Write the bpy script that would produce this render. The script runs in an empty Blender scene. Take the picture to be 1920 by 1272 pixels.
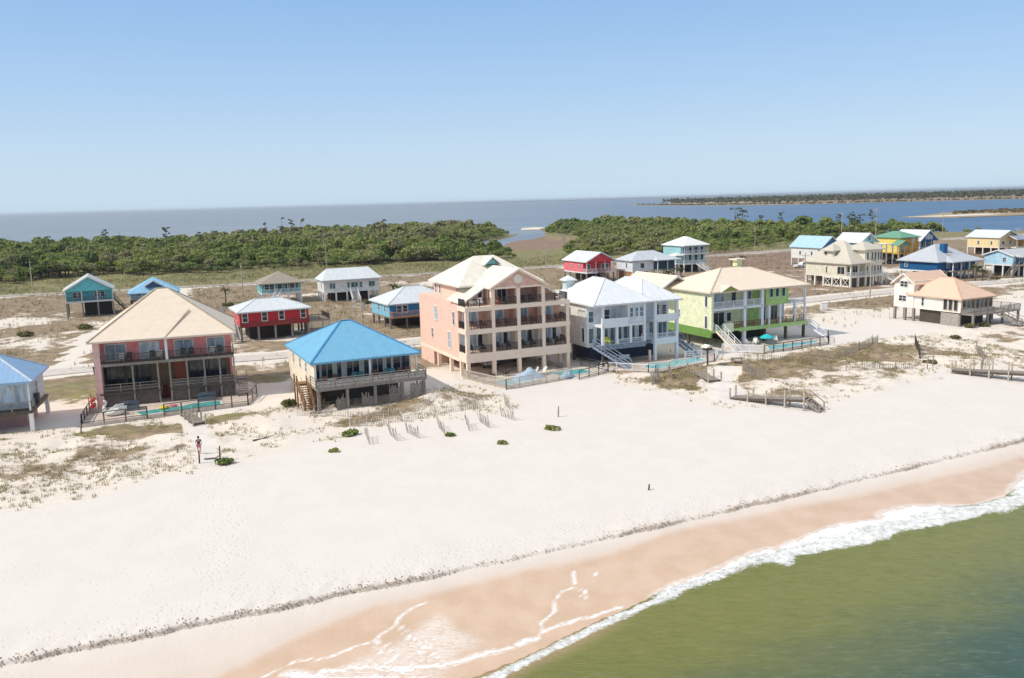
import bpy, math, random
import numpy as np
from mathutils import Vector
random.seed(7); RNG=np.random.default_rng(7)
C=bpy.context.scene.collection
R=math.radians
# ---------------------------------------------------------------- helpers
class MB:
    """collects shapes into one mesh"""
    def __init__(s): s.v=[]; s.f=[]
    def add(s,vs,fs):
        o=len(s.v); s.v+=[tuple(p) for p in vs]; s.f+=[tuple(i+o for i in f) for f in fs]; return s
    def box(s,x0,x1,y0,y1,z0,z1):
        return s.add([(x0,y0,z0),(x1,y0,z0),(x1,y1,z0),(x0,y1,z0),(x0,y0,z1),(x1,y0,z1),(x1,y1,z1),(x0,y1,z1)],
            [(3,2,1,0),(4,5,6,7),(0,1,5,4),(1,2,6,5),(2,3,7,6),(3,0,4,7)])
    def beam(s,p,q,w,h):
        p=Vector(p);q=Vector(q);d=(q-p)
        if d.length<1e-6: return s
        d.normalize(); up=Vector((0,0,1)) if abs(d.z)<.95 else Vector((0,1,0))
        a=d.cross(up).normalized()*(w/2); b=a.cross(d).normalized()*(h/2)
        vs=[e+i*a+j*b for e in (p,q) for i,j in ((-1,-1),(1,-1),(1,1),(-1,1))]
        return s.add(vs,[(0,1,2,3),(7,6,5,4),(0,4,5,1),(1,5,6,2),(2,6,7,3),(3,7,4,0)])
    def tube(s,p,q,r0,r1=None,n=8):
        r1=r0 if r1 is None else r1
        p=Vector(p);q=Vector(q);d=(q-p).normalized();up=Vector((0,0,1)) if abs(d.z)<.95 else Vector((0,1,0))
        a=d.cross(up).normalized();b=a.cross(d)
        vs=[c+(math.cos(t)*a+math.sin(t)*b)*r for c,r in ((p,r0),(q,r1)) for t in [2*math.pi*i/n for i in range(n)]]
        return s.add(vs,[(i,(i+1)%n,n+(i+1)%n,n+i) for i in range(n)]+[tuple(range(n))[::-1],tuple(range(n,2*n))])
    def prism(s,pts,z0,z1):
        n=len(pts)
        return s.add([(x,y,z0) for x,y in pts]+[(x,y,z1) for x,y in pts],[tuple(range(n))[::-1],tuple(range(n,2*n))]+[(i,(i+1)%n,n+(i+1)%n,n+i) for i in range(n)])
    def extr(s,pts,d):
        """closed planar outline (3D) swept by vector d"""
        n=len(pts);d=Vector(d)
        return s.add([Vector(p) for p in pts]+[Vector(p)+d for p in pts],[tuple(range(n))[::-1],tuple(range(n,2*n))]+[(i,(i+1)%n,n+(i+1)%n,n+i) for i in range(n)])
    def lathe(s,c,prof,n=10):
        """prof: list of (r,z)"""
        c=Vector(c);vs=[];fs=[]
        for r,z in prof: vs+=[(c.x+r*math.cos(2*math.pi*i/n),c.y+r*math.sin(2*math.pi*i/n),c.z+z) for i in range(n)]
        for k in range(len(prof)-1): fs+=[(k*n+i,k*n+(i+1)%n,(k+1)*n+(i+1)%n,(k+1)*n+i) for i in range(n)]
        fs+=[tuple(range(n))[::-1],tuple(range((len(prof)-1)*n,len(prof)*n))]
        return s.add(vs,fs)
def recalc(me):
    import bmesh
    b=bmesh.new();b.from_mesh(me);bmesh.ops.recalc_face_normals(b,faces=b.faces);b.to_mesh(me);b.free()
def obj(name,mb,m,parent=None,dz=0,smooth=False,loc=None):
    me=bpy.data.meshes.new(name)
    me.from_pydata([(x,y,z+dz) for x,y,z in mb.v],[],mb.f); recalc(me)
    if smooth: me.polygons.foreach_set('use_smooth',[True]*len(me.polygons))
    o=bpy.data.objects.new(name,me); C.objects.link(o); me.materials.append(m)
    if parent: o.parent=parent
    if loc: o.location=loc
    return o
def tag(o,label,cat,group=None,kind=None):
    o['label']=label; o['category']=cat
    if group: o['group']=group
    if kind: o['kind']=kind
    return o
def struct(o,kind='structure',label=None):
    o['kind']=kind
    if label: o['label']=label
    return o
def empty(name,loc,rz=0):
    o=bpy.data.objects.new(name,None);C.objects.link(o);o.location=loc;o.rotation_euler=(0,0,rz);o.empty_display_size=.5;return o
def dup(root,loc,rz,label=None,group=None,scale=None):
    r=root.copy();C.objects.link(r);r.location=loc;r.rotation_euler=(0,0,rz)
    if scale is not None: r.scale=(scale,)*3 if not hasattr(scale,'__len__') else scale
    if label: r['label']=label
    if group: r['group']=group
    for ch in root.children:
        c=ch.copy();C.objects.link(c);c.parent=r
        for g in ch.children:
            d=g.copy();C.objects.link(d);d.parent=c
    return r
# ---------------------------------------------------------------- materials
def lin(c): return tuple((x/255/12.92 if x/255<=.04045 else ((x/255+.055)/1.055)**2.4) for x in c)
def sc(c,k): return tuple(min(.95,x*k) for x in c)
class NT:
    def __init__(s,m): s.t=m.node_tree;s.n=s.t.nodes;s.l=s.t.links
    def __call__(s,typ,ins={},**kw):
        nd=s.n.new('ShaderNode'+typ)
        for k,v in kw.items(): setattr(nd,k,v)
        for k,v in ins.items():
            if isinstance(v,bpy.types.NodeSocket): s.l.new(v,nd.inputs[k])
            elif v is not None: nd.inputs[k].default_value=v
        return nd
    def math(s,op,a,b=None,c=None,clamp=False):
        nd=s('Math',{0:a,**({1:b} if b is not None else {}),**({2:c} if c is not None else {})},operation=op,use_clamp=clamp);return nd.outputs[0]
    def mix(s,f,a,b,mode='MIX'):
        nd=s.n.new('ShaderNodeMix');nd.data_type='RGBA';nd.blend_type=mode;nd.clamp_factor=True
        for k,v in ((0,f),(6,a),(7,b)):
            if isinstance(v,bpy.types.NodeSocket): s.l.new(v,nd.inputs[k])
            else: nd.inputs[k].default_value=(tuple(v)+(1,))[:4] if k>0 else v
        return nd.outputs[2]
    def ss(s,x,a,b):
        nd=s('MapRange',{0:x,1:a,2:b,3:0.,4:1.},interpolation_type='SMOOTHSTEP');return nd.outputs[0]
    def noise(s,vec,scale,detail=4,rough=.55,dist=0.):
        return s('TexNoise',{'Vector':vec,'Scale':scale,'Detail':detail,'Roughness':rough,'Distortion':dist}).outputs[0]
    def attr(s,n): return s('Attribute',attribute_name=n).outputs['Fac']
def newmat(name):
    m=bpy.data.materials.new(name);m.use_nodes=True;t=NT(m)
    b=next(n for n in t.n if n.type=='BSDF_PRINCIPLED');return m,t,b
def setb(t,b,**k):
    for n,v in k.items():
        n=n.replace('_',' ')
        if isinstance(v,bpy.types.NodeSocket): t.l.new(v,b.inputs[n])
        else: b.inputs[n].default_value=(tuple(v)+(1,))[:4] if hasattr(v,'__len__') else v
def c4(c): return tuple(c)+(1,)
MATS={}
def mat(name,col,kind='plain',rough=.65,spec=.4,var=.12):
    if name in MATS: return MATS[name]
    m,t,b=newmat(name); geo=t('NewGeometry'); P=geo.outputs['Position']
    n1=t.noise(P,1.3,5,.6); n2=t.noise(P,9.,3,.6)
    f=t.math('ADD',t.math('MULTIPLY',n1,.7),t.math('MULTIPLY',n2,.3))
    if kind in('shingle','roof'): var*=.4
    dark=sc(col,1-var*1.6); lite=sc(col,1+var)
    color=t.mix(t.ss(f,.3,.7),dark,lite)
    setb(t,b,Roughness=rough,Specular_IOR_Level=spec)
    if kind=='siding':
        sx=t('SeparateXYZ',{0:P}); w=t.math('FRACT',t.math('MULTIPLY',sx.outputs[2],5.2))
        bp=t('Bump',{'Strength':.5,'Distance':.03,'Height':w}); setb(t,b,Normal=bp.outputs[0])
        streak=t.noise(t('Mapping',{0:P,'Scale':(3,3,.25)}).outputs[0],1.2,4)
        color=t.mix(t.math('MULTIPLY',t.ss(streak,.5,.8),.22),color,sc(col,.7))
    elif kind=='roof':
        N=geo.outputs['True Normal']
        cr=t('VectorMath',{0:N,1:(0,0,1)},operation='CROSS_PRODUCT').outputs[0]
        tn=t('VectorMath',{0:cr},operation='NORMALIZE').outputs[0]
        u=t('VectorMath',{0:P,1:tn},operation='DOT_PRODUCT').outputs['Value']
        fr=t.math('FRACT',t.math('MULTIPLY',u,1/.55)); seam=t.math('SUBTRACT',1.,t.ss(t.math('ABSOLUTE',t.math('SUBTRACT',fr,.5)),.0,.09))
        bp=t('Bump',{'Strength':.6,'Distance':.04,'Height':seam}); setb(t,b,Normal=bp.outputs[0])
        panel=t('TexWhiteNoise',{1:t.math('FLOOR',t.math('MULTIPLY',u,1/.55))},noise_dimensions='1D').outputs[0]
        color=t.mix(t.math('MULTIPLY',panel,.25),color,sc(col,.82))
        streak=t.noise(t('Mapping',{0:P,'Scale':(1,1,.15)}).outputs[0],.9,6,.65)
        color=t.mix(t.math('MULTIPLY',t.ss(streak,.48,.75),.3),color,sc(col,.62))
    elif kind=='shingle':
        sx=t('SeparateXYZ',{0:P}); row=t.math('FRACT',t.math('MULTIPLY',sx.outputs[2],7.))
        n3=t.noise(P,14.,2); color=t.mix(t.math('MULTIPLY',n3,.4),color,sc(col,.82))
        streak=t.noise(t('Mapping',{0:P,'Scale':(1,1,.2)}).outputs[0],.7,5)
        color=t.mix(t.math('MULTIPLY',t.ss(streak,.45,.75),.25),color,sc(col,.8))
        bp=t('Bump',{'Strength':.4,'Distance':.03,'Height':row}); setb(t,b,Normal=bp.outputs[0])
    elif kind=='wood':
        g=t.noise(t('Mapping',{0:P,'Scale':(1,1,.4)}).outputs[0],7.,6,.7)
        color=t.mix(t.ss(g,.35,.7),sc(col,.6),sc(col,1.25))
    setb(t,b,Base_Color=color); MATS[name]=m; return m
def glassmat(name,col,rough=.06,curtain=.0):
    if name in MATS: return MATS[name]
    m,t,b=newmat(name); P=t('NewGeometry').outputs['Position']
    n=t.noise(t('Mapping',{0:P,'Scale':(1,1,.35)}).outputs[0],1.1,2)
    color=t.mix(t.ss(n,.42,.62),col,tuple(min(.9,c*1.5+.10*curtain) for c in col))
    setb(t,b,Base_Color=color,Roughness=rough,Specular_IOR_Level=.6); MATS[name]=m;return m
def pm(name,rgb,kind='siding',k=.85,**kw): return mat(name,sc(lin(rgb),k),kind,**kw)
WHITE=pm('white_trim',(240,240,238),'plain',.85,var=.04); CREAMTRIM=pm('cream_trim',(246,232,214),'plain',.9,var=.05)
WOOD=pm('weathered_wood',(172,160,148),'wood',.75); DWOOD=pm('dark_wood',(112,98,86),'wood',.7); BWOOD=pm('brown_wood',(165,125,90),'wood',.75)
DARK=pm('dark_metal',(60,58,58),'plain',1,rough=.5); CONC=pm('concrete',(226,216,204),'plain',.85,var=.1)
GL=glassmat('dark_window_glass',(.025,.035,.045)); GB=glassmat('blue_window_glass',(.10,.16,.22),.06,.8); GT=glassmat('teal_window_glass',(.05,.11,.12),.06,.3)
GC=glassmat('curtained_glass',(.34,.42,.48),.1,1.)
# ---------------------------------------------------------------- numpy noise / polygons
def vnoise(x,y,seed=0):
    xi=np.floor(x).astype(np.int64);yi=np.floor(y).astype(np.int64);fx=x-xi;fy=y-yi
    def h(a,b):
        n=(a*374761393+b*668265263+seed*974711)&0x7fffffff
        n=((n^(n>>13))*1274126177)&0x7fffffff; return ((n^(n>>16))&0xffff)/65535.
    u=fx*fx*(3-2*fx);v=fy*fy*(3-2*fy)
    return (h(xi,yi)*(1-u)+h(xi+1,yi)*u)*(1-v)+(h(xi,yi+1)*(1-u)+h(xi+1,yi+1)*u)*v
def fbm(x,y,sc_=1.,o=4,seed=0):
    r=0;a=.5;t=0
    for i in range(o): r=r+a*vnoise(x*sc_+17.3*i,y*sc_-9.1*i,seed+i);t+=a;a*=.55;sc_*=2.03
    return r/t
def polysd(X,Y,poly):
    """signed distance, positive inside"""
    n=len(poly);d=np.full(X.shape,1e18);ins=np.zeros(X.shape,bool)
    for i in range(n):
        ax,ay=poly[i];bx,by=poly[(i+1)%n];ex,ey=bx-ax,by-ay;wx,wy=X-ax,Y-ay
        t=np.clip((wx*ex+wy*ey)/(ex*ex+ey*ey+1e-12),0,1)
        d=np.minimum(d,(wx-ex*t)**2+(wy-ey*t)**2)
        c=((ay>Y)!=(by>Y))
        with np.errstate(divide='ignore',invalid='ignore'): xx=ex*(Y-ay)/(ey if ey!=0 else 1e-12)+ax
        ins^=c&(X<xx)
    return np.where(ins,1,-1)*np.sqrt(d)
def lined(X,Y,line):
    d=np.full(X.shape,1e18)
    for (ax,ay),(bx,by) in zip(line[:-1],line[1:]):
        ex,ey=bx-ax,by-ay;t=np.clip(((X-ax)*ex+(Y-ay)*ey)/(ex*ex+ey*ey+1e-12),0,1)
        d=np.minimum(d,(X-ax-ex*t)**2+(Y-ay-ey*t)**2)
    return np.sqrt(d)
def sstep(a,b,x): t=np.clip((x-a)/(b-a),0,1);return t*t*(3-2*t)
# ---------------------------------------------------------------- camera, sky, sun
HC=25.4; F=1600.
pitch=math.atan(259.5/F); roll=math.atan(52/1920)
cam=bpy.data.cameras.new('camera');co=bpy.data.objects.new('camera',cam);C.objects.link(co);bpy.context.scene.camera=co
cam.sensor_width=36;cam.lens=36*F/1920;cam.clip_start=.5;cam.clip_end=60000
co.location=(0,0,HC)
f_=Vector((0,math.cos(pitch),-math.sin(pitch)));r0=Vector((1,0,0));u0=r0.cross(f_)
r_=math.cos(roll)*r0-math.sin(roll)*u0;u_=math.cos(roll)*u0+math.sin(roll)*r0
from mathutils import Matrix
co.rotation_euler=Matrix((r_,u_,-f_)).transposed().to_euler()
SUN_EL=R(46); SUN_DIR=Vector((.927,.375,0)).normalized()          # horizontal travel of the light: image left to right
S=bpy.context.scene
sun=bpy.data.lights.new('sun','SUN');sun.energy=3.15;sun.angle=R(.53);sun.color=(1,.94,.84)
so=bpy.data.objects.new('sun',sun);C.objects.link(so)
dv=Vector((SUN_DIR.x*math.cos(SUN_EL),SUN_DIR.y*math.cos(SUN_EL),-math.sin(SUN_EL)))
so.rotation_euler=dv.to_track_quat('-Z','Y').to_euler()
w=bpy.data.worlds.new('World');S.world=w;w.use_nodes=True;wt=NT(w)
bg=next(n for n in wt.n if n.type=='BACKGROUND')
sky=wt('TexSky',sky_type='NISHITA',sun_disc=False,sun_elevation=SUN_EL,sun_rotation=math.atan2(-SUN_DIR.x,-SUN_DIR.y),altitude=0,air_density=1.0,dust_density=.6,ozone_density=2.5)
SKY_STRENGTH=.12
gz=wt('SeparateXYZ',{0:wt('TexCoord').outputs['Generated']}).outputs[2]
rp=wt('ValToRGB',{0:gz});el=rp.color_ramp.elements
for i,(p,c) in enumerate(((0.,(.50,.655,.80)),(.05,(.475,.62,.775)),(.12,(.375,.55,.77)),(.22,(.265,.455,.735)),(.5,(.50,.575,.68)),(1.,(.66,.69,.73)))):  # zenith stops brightened above the frame as added fill light
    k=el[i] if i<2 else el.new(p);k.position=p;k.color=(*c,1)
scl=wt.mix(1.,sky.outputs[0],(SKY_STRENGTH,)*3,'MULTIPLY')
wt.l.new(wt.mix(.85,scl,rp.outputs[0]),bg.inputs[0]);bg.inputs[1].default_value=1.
S.view_settings.view_transform='Standard';S.view_settings.look='None';S.view_settings.exposure=.22;S.view_settings.gamma=1
S.cycles.volume_bounces=0;S.cycles.max_bounces=6;S.cycles.diffuse_bounces=4;S.cycles.glossy_bounces=2;S.cycles.transparent_max_bounces=6
# ---------------------------------------------------------------- terrain
def ys(x):
    xc=np.clip(x,-90,110);return 56+.457*xc+.0007*xc*xc+(x-xc)*(.457+.0014*xc)
V1=[(-51.5,89.6),(-46.6,91.3),(-38.7,95.1),(-29.0,97.6),(-30.4,105.0),(-27.7,103.8),(-24.9,96.1),(-28.0,94.0),(-31.6,90.2),(-38.0,84.3),(-46.0,86),(-60,84),(-60,89.4)]
V2=[(-75,78),(-52.3,87),(-43.6,87),(-32.0,92),(-26.9,95.3),(-21.7,85.0),(-24.0,79.7),(-28.5,76.6),(-34.0,72.2),(-38.2,68.3),(-42.7,66.7),(-47.9,64.6),(-75,57)]
V3=[(-26.3,102.2),(-16.1,97.5),(-8.1,102.9),(-6.4,107.9),(0.7,100.3),(-0.2,94.9),(-7.7,89.8),(-16.2,87.6),(-18.7,84.6),(-21.4,89.4)]
V4=[(11.0,116.5),(17.7,116.3),(27.7,118.0),(35.9,123.0),(49.6,130.2),(57.2,132.5),(64.2,126.4),(56.9,114.6),(45.7,112.4),(41.1,107.7),(31.9,102.4),(21.1,99.4),(17.6,101.2),(13.9,110.3)]
V5=[(17.6,102),(21.1,99.9),(31.9,104.4),(45.7,114),(56.9,116),(53.2,106.5),(42.5,99),(34.1,93.8),(28.6,96.6),(22,94.5)]
V6=[(44,121),(60,135),(72,141),(86,147),(120,160),(130,140),(100,118),(78,106),(60,108),(52,112)]
INLET=[(-23,537),(-6.9,556),(3,600),(8.2,648),(12,725),(25.1,728),(25.8,640),(22,600),(12,557),(1.7,543),(-6.3,496),(-16.9,488)]
MUD=[(-26,470),(-6,500),(3,552),(26.4,564.6),(40,520),(36,455),(20.7,410),(-1.4,412)]
MUD2=[(74,350),(99.9,368),(124,352),(112,330),(128,300),(96,285),(84,262),(76,262),(68,300)]
LAND=[(-4000,-400),(-4000,330),(-299.7,504.7),(-274.1,548.0),(-229.4,563.8),(-182.4,620),(-114.8,690),(-84.9,735),(-22.3,690),(0.1,640),(8,690),(12,735),(27,735),(36,764),(60,764),(99.9,714.0),(130.4,608.3),(165.7,548.6),(204.2,519.2),(267.4,470),(330,520),(420,560),(900,760),(2500,900),(2500,-400)]
MROAD=[(-300,190),(-147.8,246.5),(-130.8,251),(-99.9,260.0),(-83.9,266),(-37.6,282),(10.0,301.0),(79.3,333),(123.9,362.0),(184.7,398.1),(251.6,427.8),(500,540)]
BROAD=[(-110,108),(-73.7,121.4),(-64.2,126.9),(-38.1,133),(-17.9,143),(5,153),(40,171),(72.2,190),(97.4,203),(121,212),(160,226)]
DRIVE=[(-100.8,262),(-90,233.1),(-84,200),(-79.5,160.3),(-68.6,128.4)]
def loc2w(x0,y0,a,pts):
    c,s=math.cos(R(a)),math.sin(R(a));return [(x0+c*x-s*y,y0+s*x+c*y) for x,y in pts]
DECKS=[loc2w(-49.41,99.13,18.8,[(-.8,-7.6),(16.9,-4.4),(18.1,.2),(17.,3.2),(-.8,1.6)]),loc2w(-6.08,111.6,24.6,[(-.2,-.3),(2.,-8.),(18.4,-6),(17.2,0.),(15.6,2.6),(0,2.6)]),loc2w(12.65,117.54,24.,[(1.5,-4.6),(4.,-7.2),(15.8,-4.4),(19.,-1.),(17.,2.4),(1.,2.4)]),loc2w(30.7,129.8,25.1,[(2.,-4.4),(3.5,-7.8),(17.5,-6.6),(20.5,-2.8),(19.6,2.),(2.,2.)])]
def height(X,Y):
    d=(Y-ys(X))*.91
    jag=.5*(fbm(X,Y*0+3,.35,3,5)-.5)+.34*(fbm(X,Y*0+9,1.1,3,8)-.5)
    dj=d+jag*sstep(4,0,np.abs(d))
    lo=np.interp(dj,[-200,-40,-8,-.3,.4,4,28,60],[-14,-3.4,0,.86,.93,1.322,2.0,2.0]);hi=np.interp(dj,[-200,-40,-8,-.3,-.06,.1,.5,28,60],[-14,-3.4,0,.84,.88,1.17,1.22,2.0,2.0])
    bk=.55+.45*sstep(.36,.56,fbm(X,Y*0+1,.13,3,9));z=lo+(hi-lo)*bk
    # footprint-like lumps along the top of the scarp
    z=z+.22*bk*(fbm(X*1.9,d*.55,1.0,2,11)-.5)*sstep(-.1,.25,dj)*sstep(2.2,.3,dj)
    z=z+.05*(fbm(X,Y,.8,3,21)-.5)*sstep(.5,3,d)
    z=z+.05*(fbm(X,Y,.18,3,23)-.5)*sstep(3,9,d)
    dm=np.zeros_like(z)
    for P_,a in ((V1,.25),(V2,.55),(V3,.35),(V4,.8),(V5,.5),(V6,.7)): dm=np.maximum(dm,a*sstep(-2,3,polysd(X,Y,P_)))
    z=z+dm*1.8*(fbm(X,Y,.28,4,31)-.38)
    z=z+1.35*np.exp(-(((X+8.5)*.9+(Y-98.6)*.42)/4.2)**2-((-(X+8.5)*.42+(Y-98.6)*.9)/2.1)**2)
    z=z+.5*np.exp(-(((X+27.5))/2.5)**2-((Y-101)/2.5)**2)
    inl=sstep(60,85,d)
    rd=np.minimum(lined(X,Y,MROAD),lined(X,Y,BROAD))
    z=z+inl*.9*(fbm(X,Y,.09,4,41)-.5)*sstep(5,14,rd)
    z=z+2.5*sstep(330,420,d)*(fbm(X,Y,.02,2,51)-.3)
    for P_ in DECKS: z=np.where(polysd(X,Y,P_)>-.6,np.minimum(z,1.9),z)
    sd=np.minimum(polysd(X,Y,LAND),-polysd(X,Y,INLET))
    far=d>150
    z=np.where(far,np.minimum(z,-2+(sd+6)*.25),z)
    md=polysd(X,Y,MUD); z=np.where(md>0,np.minimum(z,np.maximum(.35,2-md*.3)),z)
    z=np.where(far&(polysd(X,Y,INLET)>0),-1.,z)
    return z
def T(x,y): return float(height(np.array([float(x)]),np.array([float(y)]))[0])
cols=np.unique(np.concatenate([np.arange(-62,80,.3),np.arange(-330,-62,2.6),np.arange(80,330,2.6),np.geomspace(330,2200,22),-np.geomspace(330,2200,22)]))
rows=np.concatenate([np.arange(-60,-14,4),np.arange(-14,-1,.2),np.arange(-1,2,.1),np.arange(2,4,.2),np.arange(4,62,.5),np.arange(62,135,.9),np.arange(135,330,2),np.arange(330,760,3.2),np.geomspace(760,1500,14)])
def grid(name,cols,rows,m,zf,attrs):
    X,Dd=np.meshgrid(cols,rows);Y=ys(X)+Dd/.91;X=X.ravel();Y=Y.ravel();Dd=Dd.ravel()
    Z=zf(X,Y);n=len(cols);k=len(rows)
    i=np.arange((k-1)*(n-1));a=(i//(n-1))*n+i%(n-1)
    faces=np.stack([a,a+1,a+n+1,a+n],1).ravel()
    me=bpy.data.meshes.new(name);me.vertices.add(len(X));me.vertices.foreach_set('co',np.stack([X,Y,Z],1).ravel())
    me.loops.add(len(faces));me.loops.foreach_set('vertex_index',faces);me.polygons.add(len(faces)//4)
    me.polygons.foreach_set('loop_start',np.arange(0,len(faces),4));me.polygons.foreach_set('loop_total',np.full(len(faces)//4,4))
    me.polygons.foreach_set('use_smooth',np.ones(len(faces)//4,bool))
    me.update();me.validate()
    for an,fn in attrs.items():
        at=me.attributes.new(an,'FLOAT','POINT');at.data.foreach_set('value',np.clip(fn(X,Y,Dd),0,1).astype(np.float32))
    o=bpy.data.objects.new(name,me);C.objects.link(o);me.materials.append(m);return o
# ---- foam outlines (world metres)
UP=[(-2.2,42.4),(-0.0,43.9),(2.3,45.9),(5.2,48.3),(7.6,50.2),(9.1,51.6),(10.7,53.3),(13.7,54.4),(16.5,56.7),(18.2,58.4),(21.1,60.4),(23.1,61.8),(25.0,62.7),(28.5,63.7),(31.1,65.0),(34.0,65.3),(37.3,65.5),(40.9,67.5),(42.8,69.9),(44.8,72.1),(52.8,79.6),(75,97)]
LO=[(-2.7,41.1),(-1.1,42.5),(0.6,44.0),(2.3,45.3),(5.1,47.6),(7.5,49.6),(8.9,50.8),(12.4,52.9),(14.4,54.2),(16.1,54.9),(17.4,55.4),(17.8,54.8),(19.0,54.7),(20.2,56.5),(22.8,57.2),(24.5,57.8),(27.4,58.8),(28.9,60.2),(31.8,61.0),(35.8,62.7),(40.7,65.2),(47.0,70.6),(76,95)]
LACE=[(-13.9,43.0),(-12.5,44.3),(-11.0,44.6),(-10.1,45.4),(-8.5,46.5),(-7.4,48.0),(-5.8,50.4),(-4.3,50.4),(-2.9,48.5),(-.9,47.0),(1.1,47.3),(-2.4,44.5),(-3.2,43.0),(-4.1,40.5),(-15.6,40.6)]
FL=[([(-15.5,41.6),(-13.9,43.0),(-12.5,44.3),(-11.0,44.6),(-10.1,45.4),(-8.5,46.5),(-8.3,47.0),(-7.4,48.0),(-7.2,48.9),(-6.7,49.7),(-5.8,50.4)],.085),([(-7.2,47.8),(-5.7,45.9),(-4.3,44.6)],.09),([(-8.5,46.5),(-8.0,44.9)],.1),([(-7.9,46.2),(-7.0,44.4)],.08),
([(-4.3,44.1),(-3.0,44.8),(-2.1,45.3),(-1.0,45.6),(0.1,46.2),(1.1,46.9)],.17),([(1.2,47.3),(1.2,48.0),(1.8,48.9),(2.2,49.5),(2.4,50.9),(2.8,52.0),(3.6,52.4),(4.3,52.1),(4.3,51.1),(3.9,51.5)],.075),([(3.7,52.8),(3.8,54.4)],.05),([(5.1,53.0),(5.2,54.4)],.05),([(-10.8,43.5),(-9.2,43.9),(-6.7,43.8),(-4.4,44.1)],.18),([(-12.7,43.2),(-10.2,42.8),(-7.8,42.9),(-4,42.6)],.3),([(1.3,47.4),(4,48.9),(6.4,50.2)],.13),([(-2.5,41.7),(-.6,43.2),(1.4,45.),(4.2,47.2),(7.5,49.9),(9.,51.2)],.34),([(9.,51.2),(10.8,52.7),(13.2,54.),(15.4,55.8),(18,57.4)],.6),([(29,63.4),(31.5,64.7),(34.,64.9),(37.3,65.0),(40.9,67.0)],.75),([(38,64.8),(41,66.4),(43.,69.2),(46,72.2),(53,79)],.8)]
BAND=UP+LO[::-1]
def foam(X,Y,D):
    near=(D<3)&(D>-40);o=np.zeros_like(X);x=X[near];y=Y[near]
    wx=x+.5*(fbm(x,y,.9,3,61)-.5)+.12*(fbm(x,y,4.,2,65)-.5);wy=y+.5*(fbm(x,y,.9,3,62)-.5)+.12*(fbm(x,y,4.,2,66)-.5)
    b=.62*sstep(-.15,.9,polysd(wx,wy,BAND))+.38*sstep(.2,1.6,polysd(wx,wy,BAND))*(.35+.65*fbm(x,y,.55,3,67)*1.6)
    lace=.46*sstep(-.2,2.6,polysd(wx,wy,LACE))
    o_=np.maximum(b,lace)
    for ln,r in FL: o_=np.maximum(o_,.80*sstep(r*2.2,r*.1,lined(wx,wy,ln)))
    o[near]=o_;return o
def wet(X,Y,D):
    e=np.interp(X,[-40,-16.9,-14.3,-11.3,-9,-.8,6.8,11.2,22.7,29.8,47.1,70],[-5,-5.6,-4.1,-2.9,-2.3,-2.,-1.9,-1.0,-1.4,-2.4,-2.8,-2.8])
    e=e+.8*(fbm(X,Y*0,.25,3,71)-.5)
    return np.where(D<10,.3*sstep(.9,-2.4,D)+.25*sstep(2.4,-.5,D-e)+.45*sstep(.6,-.4,D-e),0)
def scarp_dark(X,Y,D):
    jag=.5*(fbm(X,Y*0+3,.35,3,5)-.5)+.34*(fbm(X,Y*0+9,1.1,3,8)-.5)
    return sstep(.20,.03,np.abs(D+jag+.02))*(.6+.4*sstep(.36,.56,fbm(X,Y*0+1,.13,3,9)))
def veg(X,Y,D):
    v=np.zeros_like(X)
    for P_,a in ((V1,.82),(V2,.55),(V3,.64),(V4,.84),(V5,.55),(V6,.56)): v=np.maximum(v,a*sstep(-3.5,4.5,polysd(X+7*(fbm(X,Y,.16,3,77)-.5),Y+7*(fbm(X,Y,.16,3,78)-.5),P_))*(.72+.6*(fbm(X,Y,.2,3,79)-.3)))
    base=sstep(52,72,D)*(.69+.5*(fbm(X,Y,.045,3,75)-.5)+.35*(fbm(X,Y,.17,3,76)-.5))
    v=np.maximum(v,base)
    rd=lined(X,Y,MROAD);v=np.where(D>150,np.maximum(v,.62*sstep(8,16,rd)),v)
    side=(D>150)&(polysd(X,Y,MROAD+[(2500,900),(2500,3000),(-4000,3000),(-4000,190)])>0)
    v=np.where(side,np.maximum(v,.85),v)
    v=np.maximum(v,.95*sstep(-4,4,polysd(X,Y,MUD)));v=np.maximum(v,.70*sstep(-4,6,polysd(X,Y,MUD2)))
    v=v*sstep(.5,2.2,lined(X,Y,DRIVE)+.8*(fbm(X,Y,.4,2,73)-.5))
    v=v*(1-.6*sstep(3.5,1,np.abs(lined(X,Y,BROAD)-3.)))*(1-.35*sstep(3,1,np.abs(rd-3.5)))
    # pale sand lots
    for cx,cy,rx,ry in ((-106,186,10,9),(-84,178,7,9),(-22,252,18,8),(-50,228,8,5),(-18,178,7,5),(40,205,22,10),(68,162,16,10),(52,142,8,8),(66,140,5,14),(140,250,30,8)):
        v=v*(1-.48*np.exp(-((X-cx)/rx)**2-((Y-cy)/ry)**2))
    pth=lined(X,Y,[(-37,95),(-33.5,88),(-29.5,79),(-28,76)]);v=v*sstep(.7,1.6,pth)
    v=v*sstep(1.2,3,lined(X,Y,[(28.5,112.5),(25.5,105),(25.3,97)]))
    return v
def green(X,Y,D):
    g=.15+.25*(fbm(X,Y,.05,2,81)-.3)
    side=(D>150)&(polysd(X,Y,MROAD+[(2500,900),(2500,3000),(-4000,3000),(-4000,190)])>0)
    g=np.where(side,.62,g);g=np.where((D>45)&(X<-25)&(Y<118),.5,g)
    for cx,cy,r in ((-49,103,5),(-30,141,8),(-28,99,3)): g=np.maximum(g,.85*np.exp(-((X-cx)**2+(Y-cy)**2)/r**2))
    return g
def brown(X,Y,D): return np.maximum(np.maximum(sstep(-4,6,polysd(X,Y,MUD)),sstep(-4,8,polysd(X,Y,MUD2))),.5*np.exp(-((X+120)/22)**2-((Y-178)/22)**2)+.55*sstep(10,40,X)*sstep(170,215,Y)*sstep(345,320,Y))
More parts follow.
